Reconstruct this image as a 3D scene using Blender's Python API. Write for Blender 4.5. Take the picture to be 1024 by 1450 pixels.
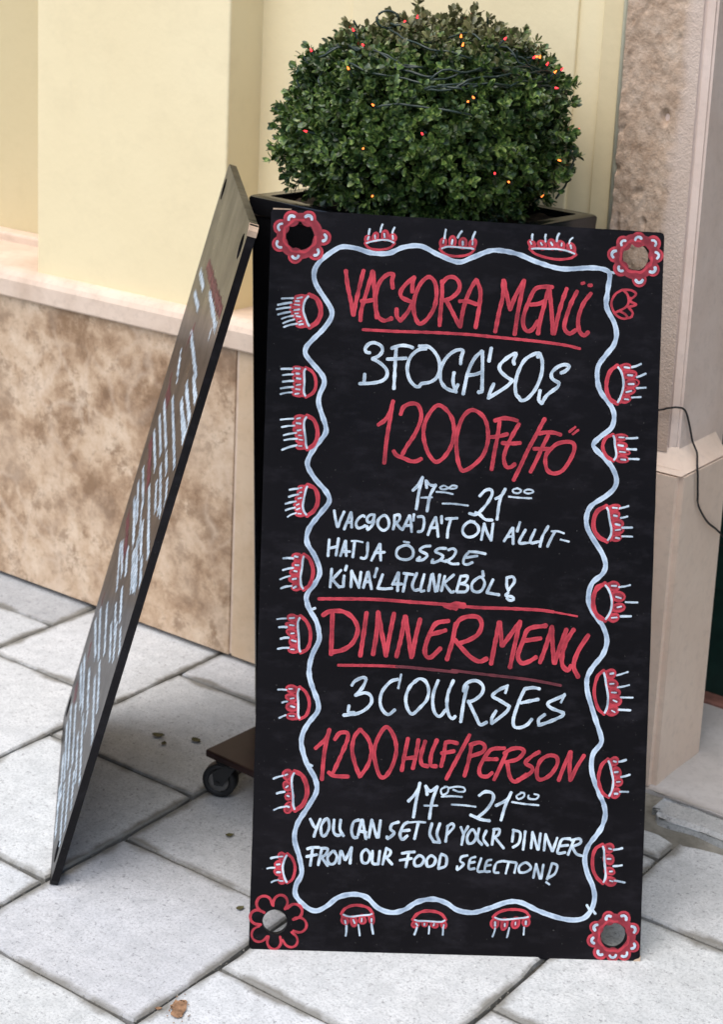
import bpy, bmesh, math, random
from mathutils import Vector, Matrix, noise, geometry

# ------------------------------------------------------------------ scene, camera, light
for o in list(bpy.data.objects): bpy.data.objects.remove(o)
sc = bpy.context.scene
COL = sc.collection
rnd = random.Random(11)

cam_data = bpy.data.cameras.new("camera")
cam = bpy.data.objects.new("camera", cam_data)
COL.objects.link(cam)
R_ = Vector((0.80326185, 0.59402083, 0.04369968)); U_ = Vector((-0.1749834, 0.16521665, 0.97061026)); W_ = Vector((-0.56934279, 0.7873009, -0.23665601))
cam.matrix_world = Matrix(((R_.x, U_.x, -W_.x, 0), (R_.y, U_.y, -W_.y, 0), (R_.z, U_.z, -W_.z, 1.5370185), (0, 0, 0, 1)))
cam_data.sensor_fit = 'HORIZONTAL'; cam_data.sensor_width = 24.0
cam_data.lens = 58.10; cam_data.shift_x = 0.0; cam_data.shift_y = -0.24487
cam_data.clip_start = 0.05; cam_data.clip_end = 500
cam_data.dof.use_dof = True; cam_data.dof.focus_distance = 2.32; cam_data.dof.aperture_fstop = 9.5
sc.camera = cam

world = bpy.data.worlds.new("World"); sc.world = world; world.use_nodes = True
wn = world.node_tree.nodes; wl = world.node_tree.links; wn.clear()
sky = wn.new('ShaderNodeTexSky'); sky.sky_type = 'NISHITA'; sky.sun_disc = False
SUN_EL, SUN_AZ = math.radians(64), math.radians(193)      # azimuth clockwise from +Y: where the sun stands
sky.sun_elevation = SUN_EL; sky.sun_rotation = SUN_AZ
sky.air_density = 1.0; sky.dust_density = 2.5; sky.ozone_density = 0.8
bg = wn.new('ShaderNodeBackground'); bg.inputs[1].default_value = 0.115
wo = wn.new('ShaderNodeOutputWorld'); wl.new(sky.outputs[0], bg.inputs[0]); wl.new(bg.outputs[0], wo.inputs[0])

sun_d = bpy.data.lights.new("sun", 'SUN'); sun_d.energy = 1.5; sun_d.angle = math.radians(70); sun_d.color = (1.0, 0.972, 0.94)
sun = bpy.data.objects.new("sun", sun_d); COL.objects.link(sun)
sdir = Vector((math.sin(SUN_AZ) * math.cos(SUN_EL), math.cos(SUN_AZ) * math.cos(SUN_EL), math.sin(SUN_EL)))
sun.rotation_euler = sdir.to_track_quat('Z', 'Y').to_euler(); sun.location = sdir * 8

sc.view_settings.view_transform = 'Standard'; sc.view_settings.look = 'None'
sc.view_settings.exposure = 0.86; sc.view_settings.gamma = 1.0; sc.view_settings.use_curve_mapping = False

# ------------------------------------------------------------------ helpers
def tag(o, label=None, cat=None, group=None, kind=None):
    if label: o['label'] = label
    if cat: o['category'] = cat
    if group: o['group'] = group
    if kind: o['kind'] = kind
    return o
def link(o, parent=None):
    COL.objects.link(o)
    if parent is not None: o.parent = parent
    return o
def empty(name, loc=(0, 0, 0), rz=0, M=None):
    o = bpy.data.objects.new(name, None); o.empty_display_size = .1
    if M is not None: o.matrix_world = M
    else: o.location = loc; o.rotation_euler = (0, 0, rz)
    return link(o)
def obj_bm(name, bm, m, parent=None, smooth=False):
    me = bpy.data.meshes.new(name); bmesh.ops.recalc_face_normals(bm, faces=bm.faces) if len(bm.faces) else None
    bm.to_mesh(me); bm.free()
    if m: me.materials.append(m)
    if smooth: me.polygons.foreach_set('use_smooth', [True] * len(me.polygons))
    return link(bpy.data.objects.new(name, me), parent)
def obj_py(name, v, f, m, parent=None, smooth=False):
    me = bpy.data.meshes.new(name); me.from_pydata(v, [], f); me.update()
    if m: me.materials.append(m)
    if smooth: me.polygons.foreach_set('use_smooth', [True] * len(me.polygons))
    return link(bpy.data.objects.new(name, me), parent)
def bm_box(bm, x0, x1, y0, y1, z0, z1, bev=0, seg=1):
    r = bmesh.ops.create_cube(bm, size=1)
    for v in r['verts']:
        v.co = Vector((x0 + (v.co.x + .5) * (x1 - x0), y0 + (v.co.y + .5) * (y1 - y0), z0 + (v.co.z + .5) * (z1 - z0)))
    if bev:
        es = list({e for v in r['verts'] for e in v.link_edges})
        bmesh.ops.bevel(bm, geom=es, offset=bev, segments=seg, affect='EDGES', profile=.5)
def box(name, x0, x1, y0, y1, z0, z1, m, parent=None, bev=0, seg=1, smooth=False):
    bm = bmesh.new(); bm_box(bm, x0, x1, y0, y1, z0, z1, bev, seg); return obj_bm(name, bm, m, parent, smooth)
def bm_tube(bm, pts, r, n=6, taper=None):
    pts = [Vector(p) for p in pts]; rings = []
    for i, p in enumerate(pts):
        t = (pts[min(i + 1, len(pts) - 1)] - pts[max(i - 1, 0)]).normalized()
        a = t.cross(Vector((0, 0, 1)) if abs(t.z) < .9 else Vector((1, 0, 0))).normalized(); b = t.cross(a)
        rr = r if taper is None else r * taper[i]
        rings.append([bm.verts.new(p + (a * math.cos(q) + b * math.sin(q)) * rr) for q in [2 * math.pi * k / n for k in range(n)]])
    for A, B in zip(rings, rings[1:]):
        for k in range(n): bm.faces.new((A[k], A[(k + 1) % n], B[(k + 1) % n], B[k]))
    bm.faces.new(rings[0]); bm.faces.new(rings[-1][::-1])
def catmull(P, step):
    if len(P) == 2:
        n = max(2, int((P[1] - P[0]).length / step)); return [P[0].lerp(P[1], k / n) for k in range(n + 1)]
    Q = [P[0] * 2 - P[1]] + P + [P[-1] * 2 - P[-2]]
    if (P[0] - P[-1]).length < 1e-4: Q[0] = P[-2]; Q[-1] = P[1]
    out = []
    for i in range(1, len(Q) - 2):
        a, b, c, d = Q[i - 1], Q[i], Q[i + 1], Q[i + 2]
        n = max(1, int((c - b).length / step + .5))
        for k in range(n):
            t = k / n
            out.append(.5 * ((2 * b) + (c - a) * t + (2 * a - 5 * b + 4 * c - d) * t * t + (3 * b - a - 3 * c + d) * t ** 3))
    out.append(P[-1]); return out

# ------------------------------------------------------------------ materials
class NT:
    def __init__(s, name, rough=.6, spec=.5):
        s.m = bpy.data.materials.new(name); s.m.use_nodes = True; s.t = s.m.node_tree; s.b = s.t.nodes['Principled BSDF']
        s.b.inputs['Roughness'].default_value = rough; s.b.inputs['Specular IOR Level'].default_value = spec
        s.pos = s.n('ShaderNodeNewGeometry').outputs['Position']
    def n(s, t, **k):
        x = s.t.nodes.new(t)
        for a, b in k.items(): setattr(x, a, b)
        return x
    def L(s, a, b): s.t.links.new(a, b)
    def noise(s, scale, detail=4, rough=.55, vec=None, stretch=None, dist=0):
        x = s.n('ShaderNodeTexNoise'); x.inputs['Scale'].default_value = scale; x.inputs['Detail'].default_value = detail
        x.inputs['Roughness'].default_value = rough; x.inputs['Distortion'].default_value = dist
        v = vec if vec is not None else s.pos
        if stretch:
            mp = s.n('ShaderNodeMapping'); mp.inputs['Scale'].default_value = stretch; s.L(v, mp.inputs['Vector']); v = mp.outputs[0]
        s.L(v, x.inputs['Vector']); return x.outputs['Fac']
    def voro(s, scale, feat='F1'):
        x = s.n('ShaderNodeTexVoronoi', feature=feat); x.inputs['Scale'].default_value = scale; s.L(s.pos, x.inputs['Vector']); return x.outputs['Distance']
    def ramp(s, fac, stops):
        x = s.n('ShaderNodeValToRGB'); e = x.color_ramp.elements
        while len(e) < len(stops): e.new(.5)
        for k, (p, c) in enumerate(stops):
            e[k].position = p; e[k].color = (c[0], c[1], c[2], 1) if hasattr(c, '__len__') else (c, c, c, 1)
        s.L(fac, x.inputs[0]); return x.outputs[0]
    def mix(s, f, a, b, blend='MIX'):
        x = s.n('ShaderNodeMix', data_type='RGBA', blend_type=blend)
        for sock, v in ((x.inputs[0], f), (x.inputs[6], a), (x.inputs[7], b)):
            if isinstance(v, (int, float)): sock.default_value = v
            elif isinstance(v, (tuple, list)): sock.default_value = (*v[:3], 1)
            else: s.L(v, sock)
        return x.outputs[2]
    def math(s, op, a, b=0.0):
        x = s.n('ShaderNodeMath', operation=op)
        for sock, v in ((x.inputs[0], a), (x.inputs[1], b)):
            if isinstance(v, (int, float)): sock.default_value = v
            else: s.L(v, sock)
        return x.outputs[0]
    def col(s, c):
        if isinstance(c, (tuple, list)): s.b.inputs['Base Color'].default_value = (*c, 1)
        else: s.L(c, s.b.inputs['Base Color'])
    def bump(s, h, dist=.002, strength=1.0, prev=None):
        x = s.n('ShaderNodeBump'); x.inputs['Distance'].default_value = dist; x.inputs['Strength'].default_value = strength
        s.L(h, x.inputs['Height'])
        if prev is not None: s.L(prev, x.inputs['Normal'])
        s.L(x.outputs[0], s.b.inputs['Normal']); return x.outputs[0]

def mat_paver():
    t = NT("paver_concrete", .82, .3)
    big = t.noise(5, 5, .6); mid = t.noise(28, 5, .65); fine = t.noise(230, 3, .7); sp = t.noise(95, 7, .8)
    c = t.ramp(big, [(.3, (.57, .585, .59)), (.7, (.67, .68, .68))])
    c = t.mix(t.math('MULTIPLY', t.ramp(mid, [(.42, 0), (.62, 1)]), .5), c, (.44, .455, .46)); c = t.mix(t.ramp(t.noise(2.6, 6, .7), [(.5, 0), (.7, .4)]), c, (.42, .42, .405))
    c = t.mix(t.ramp(fine, [(.47, 0), (.64, .7)]), c, (.38, .395, .40))
    c = t.mix(t.ramp(sp, [(.56, 0), (.63, .8)]), c, (.22, .22, .225))
    c = t.mix(t.ramp(t.noise(190, 1, .5, stretch=(1, 1.2, 1)), [(.68, 0), (.74, .5)]), c, (.78, .78, .76))
    oi = t.n('ShaderNodeObjectInfo')
    c = t.mix(1.0, c, oi.outputs['Color'], 'MULTIPLY')
    # grime that creeps in from the joints, by the slab's own edge distance
    tc = t.n('ShaderNodeTexCoord'); sx = t.n('ShaderNodeSeparateXYZ'); t.L(tc.outputs['Object'], sx.inputs[0])
    ex = t.math('SUBTRACT', .18, t.math('ABSOLUTE', sx.outputs[0])); ey = t.math('SUBTRACT', .1775, t.math('ABSOLUTE', sx.outputs[1]))
    e = t.math('MINIMUM', ex, ey)
    g = t.math('ADD', t.math('MULTIPLY', e, -34.0), t.math('ADD', t.math('MULTIPLY', t.noise(9, 4, .6), 2.0), -.50))
    g = t.n('ShaderNodeClamp').outputs[0] if False else t.ramp(g, [(0, 0), (.45, .85)])
    c = t.mix(g, c, (.16, .15, .125)); t.col(c)
    t.bump(t.math('ADD', t.math('MULTIPLY', fine, .5), mid), .0012, .6); return t.m
def mat_joint():
    t = NT("joint_dirt", .95, .2)
    c = t.ramp(t.noise(40, 5, .6), [(.35, (.06, .055, .045)), (.65, (.19, .18, .155))])
    c = t.mix(t.ramp(t.noise(5, 3, .5), [(.55, 0), (.65, .5)]), c, (.05, .06, .025)); t.col(c)
    t.bump(t.noise(200, 3, .6), .002, .8); return t.m
def mat_plaster(name, a, b):
    t = NT(name, .75, .25)
    c = t.ramp(t.noise(1.6, 4, .5), [(.35, a), (.65, b)])
    c = t.mix(t.ramp(t.noise(14, 5, .7), [(.5, 0), (.75, .4)]), c, tuple(k * .90 for k in a)); c = t.mix(t.ramp(t.noise(3.3, 7, .75, stretch=(1, 1, .35)), [(.55, 0), (.75, .35)]), c, tuple(k * .84 for k in a)); t.col(c)
    t.bump(t.math('ADD', t.noise(60, 4, .6), t.math('MULTIPLY', t.noise(7, 3, .5), 2.0)), .0012, .5); return t.m
def mat_marble():
    t = NT("brown_marble", .38, .4)
    a = t.noise(7.5, 10, .70, dist=.12); b = t.noise(19, 9, .76, dist=.1); c0 = t.noise(3.6, 5, .6)
    c = t.ramp(a, [(.38, (.22, .130, .072)), (.46, (.39, .255, .155)), (.54, (.54, .385, .255)), (.65, (.68, .53, .385))])
    c = t.mix(t.ramp(b, [(.51, 0), (.61, .85)]), c, (.25, .15, .082))
    c = t.mix(t.ramp(t.noise(45, 6, .65, dist=.4), [(.56, 0), (.68, .45)]), c, (.20, .125, .075))
    c = t.mix(t.ramp(c0, [(.45, 0), (.7, .5)]), c, (.66, .53, .40))
    wv = t.n('ShaderNodeTexNoise'); wv.inputs['Scale'].default_value = 7; wv.inputs['Detail'].default_value = 4; t.L(t.pos, wv.inputs['Vector'])
    mx = t.n('ShaderNodeVectorMath', operation='MULTIPLY_ADD'); t.L(wv.outputs['Color'], mx.inputs[0]); mx.inputs[1].default_value = (.16, .16, .16); t.L(t.pos, mx.inputs[2])
    vo = t.n('ShaderNodeTexVoronoi', feature='DISTANCE_TO_EDGE'); vo.inputs['Scale'].default_value = 11; t.L(mx.outputs[0], vo.inputs['Vector'])
    vm = t.math('MULTIPLY', t.ramp(vo.outputs['Distance'], [(.0, 1), (.13, 0)]), t.ramp(t.noise(3.0, 3, .5), [(.50, 0), (.62, .42)]))
    c = t.mix(vm, c, (.68, .54, .41))
    t.col(c); t.bump(t.noise(120, 3, .6), .0003, .3); return t.m
def mat_stone(name, a, b, spots=.3, rough=.85, bump=.001):
    t = NT(name, rough, .25)
    c = t.ramp(t.noise(6, 7, .62, dist=.4), [(.35, a), (.65, b)])
    c = t.mix(t.ramp(t.noise(55, 5, .7), [(.5, 0), (.72, spots)]), c, tuple(k * .62 for k in a)); t.col(c)
    t.bump(t.math('ADD', t.noise(130, 5, .65), t.noise(30, 4, .5)), bump, .7); return t.m
def mat_rough_stone():
    t = NT("rough_sandstone", .92, .2)
    m = t.ramp(t.noise(26, 8, .7, stretch=(1, 1, 1.35)), [(.30, (.33, .225, .15)), (.5, (.49, .36, .26)), (.7, (.60, .47, .36))])
    c = t.mix(t.ramp(t.noise(90, 5, .7), [(.56, 0), (.70, .55)]), m, (.22, .15, .10))
    a = t.n('ShaderNodeAttribute'); a.attribute_name = 'smooth_margin'
    c = t.mix(a.outputs['Fac'], c, t.ramp(t.noise(8, 5, .6), [(.35, (.57, .45, .37)), (.65, (.66, .54, .455))])); t.col(c)
    t.bump(t.math('ADD', t.noise(90, 6, .7), t.noise(240, 3, .6)), .002, .9); return t.m
def mat_board(r0=.36, r1=.5, spec=.10):
    t = NT("black_board_paint", .42, spec)
    c = t.ramp(t.noise(4, 5, .6), [(.35, (.0030, .0025, .0033)), (.7, (.0065, .0054, .0067))])
    c = t.mix(t.ramp(t.noise(16, 5, .7, stretch=(1, 1, 2.5)), [(.50, 0), (.75, .6)]), c, (.020, .018, .022))
    c = t.mix(t.ramp(t.noise(260, 1, .5), [(.77, 0), (.80, .6)]), c, (.09, .085, .08)); t.col(c)
    t.L(t.ramp(t.noise(9, 5, .65), [(.3, r0), (.7, r1)]), t.b.inputs['Roughness'])
    t.bump(t.noise(300, 2, .5), .0002, .3); return t.m
def mat_marker(name, lo, hi, under, opac):
    t = NT(name, .5, .25)
    uv = t.n('ShaderNodeUVMap').outputs[0]; sx = t.n('ShaderNodeSeparateXYZ'); t.L(uv, sx.inputs[0])
    ed = t.math('POWER', t.math('ABSOLUTE', sx.outputs[1]), 2.0)
    st = t.noise(22, 4, .7, vec=uv, stretch=(2.2, .16, 1)); cl = t.noise(38, 3, .6)
    c = t.mix(t.math('ADD', t.math('MULTIPLY', ed, .75), t.math('MULTIPLY', t.ramp(cl, [(.35, 0), (.65, 1)]), .6)), lo, hi)
    k = t.ramp(t.math('ADD', t.math('MULTIPLY', st, .6), t.math('MULTIPLY', cl, .5)), [(.40, opac - .2), (.60, 1.0)])
    t.col(t.mix(k, under, c)); return t.m
def plain(name, c, rough=.5, spec=.5, metal=0, var=.25, scale=30, bump=0):
    t = NT(name, rough, spec); t.b.inputs['Metallic'].default_value = metal
    t.col(t.ramp(t.noise(scale, 4, .6), [(.35, tuple(k * (1 - var) for k in c)), (.65, tuple(min(1, k * (1 + var)) for k in c))]))
    if bump: t.bump(t.noise(scale * 5, 3, .6), bump, .6)
    return t.m
def mat_leaf():
    t = NT("box_leaf", .36, .5)
    oi = t.n('ShaderNodeObjectInfo'); a = t.noise(130, 1, .5); b = t.noise(24, 3, .6)
    c = t.ramp(a, [(.34, (.022, .048, .012)), (.47, (.060, .120, .024)), (.58, (.14, .215, .045)), (.68, (.25, .32, .09))])
    c = t.mix(t.ramp(b, [(.44, 0), (.60, .85)]), c, (.014, .036, .012))
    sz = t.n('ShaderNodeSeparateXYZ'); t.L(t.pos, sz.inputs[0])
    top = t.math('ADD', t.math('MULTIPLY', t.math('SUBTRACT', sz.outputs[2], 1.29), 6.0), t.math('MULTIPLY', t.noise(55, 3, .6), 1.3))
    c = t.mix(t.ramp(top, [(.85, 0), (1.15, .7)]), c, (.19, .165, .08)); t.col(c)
    t.b.inputs['Transmission Weight'].default_value = 0
    return t.m
def mat_emit(name, c, s):
    t = NT(name, .3, .5); t.col(c); t.b.inputs['Emission Color'].default_value = (*c, 1); t.b.inputs['Emission Strength'].default_value = s; return t.m

M = dict(paver=mat_paver(), joint=mat_joint(),
    plaster=mat_plaster("cream_plaster", (.80, .675, .42), (.84, .72, .46)), trim=mat_plaster("deep_cream_trim", (.69, .57, .34), (.72, .60, .37)),
    bead=mat_plaster("pale_bead_paint", (.82, .76, .54), (.85, .79, .58)),
    marble=mat_marble(), sand=mat_stone("beige_sandstone", (.58, .42, .27), (.66, .51, .36), .25, .55, .0004),
    cap=mat_stone("pale_limestone", (.58, .44, .335), (.72, .58, .465), .3, .6, .0006), rough=mat_rough_stone(),
    pink=mat_stone("smooth_pink_sandstone", (.74, .58, .485), (.82, .67, .58), .25, .8, .0006),
    peach=mat_stone("peach_sandstone", (.77, .60, .475), (.83, .67, .54), .25, .75, .0005),
    step=mat_stone("worn_step_stone", (.50, .47, .44), (.64, .61, .58), .35, .8, .001),
    dirt=mat_stone("packed_dirt", (.15, .14, .115), (.36, .34, .29), .6, .95, .002),
    board=mat_board(), recess_shade=mat_plaster('cream_recess_shade', (.60, .50, .29), (.63, .53, .32)), board2=mat_board(.26, .38, .2), midred=mat_marker('mid_red_marker', (.20, .018, .030), (.31, .035, .050), (.05, .012, .015), .6), white=mat_marker("white_marker", (.36, .49, .60), (.68, .77, .84), (.10, .10, .12), .55),
    blue=mat_marker("pale_blue_marker", (.30, .41, .55), (.58, .68, .78), (.10, .10, .12), .65),
    red=mat_marker("red_marker", (.38, .028, .045), (.58, .060, .082), (.05, .012, .015), .60),
    dull=mat_marker("thin_red_marker", (.10, .018, .026), (.17, .035, .045), (.015, .010, .012), .5),
    wood=plain("bare_plywood", (.52, .38, .27), .8, .2), gloss=plain("black_lacquer", (.008, .008, .009), .16, .5, var=.1),
    soil=plain("potting_soil", (.045, .032, .020), .95, .2, var=.5, scale=90, bump=.004),
    trolley=plain("dark_brown_paint", (.020, .008, .007), .4, .4), rubber=plain("black_rubber", (.012, .012, .013), .55, .4), hub=plain("grey_hub_plastic", (.10, .095, .09), .5, .4),
    steel=plain("dull_steel", (.25, .25, .25), .4, .5, metal=.8), leaf=mat_leaf(), twig=plain("box_twig", (.06, .04, .022), .85, .2),
    core=plain("shrub_inner_shade", (.020, .022, .010), .95, .1, var=.6, scale=80), cable=plain("green_cable", (.014, .030, .022), .38, .5), black=plain("black_cable", (.01, .01, .012), .45, .4),
    door=plain("dark_green_door_paint", (.008, .028, .022), .35, .4), sill=plain("red_brown_sill", (.22, .10, .075), .7, .3),
    dry=plain("dry_leaf", (.10, .09, .035), .7, .3, scale=120), stain=plain("rust_stain", (.26, .15, .085), .9, .2, scale=90, var=.4),
    redlamp=mat_emit("red_bulb", (1.0, .03, .04), 1.8), amber=mat_emit("amber_bulb", (1.0, .20, .035), 1.8))

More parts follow.
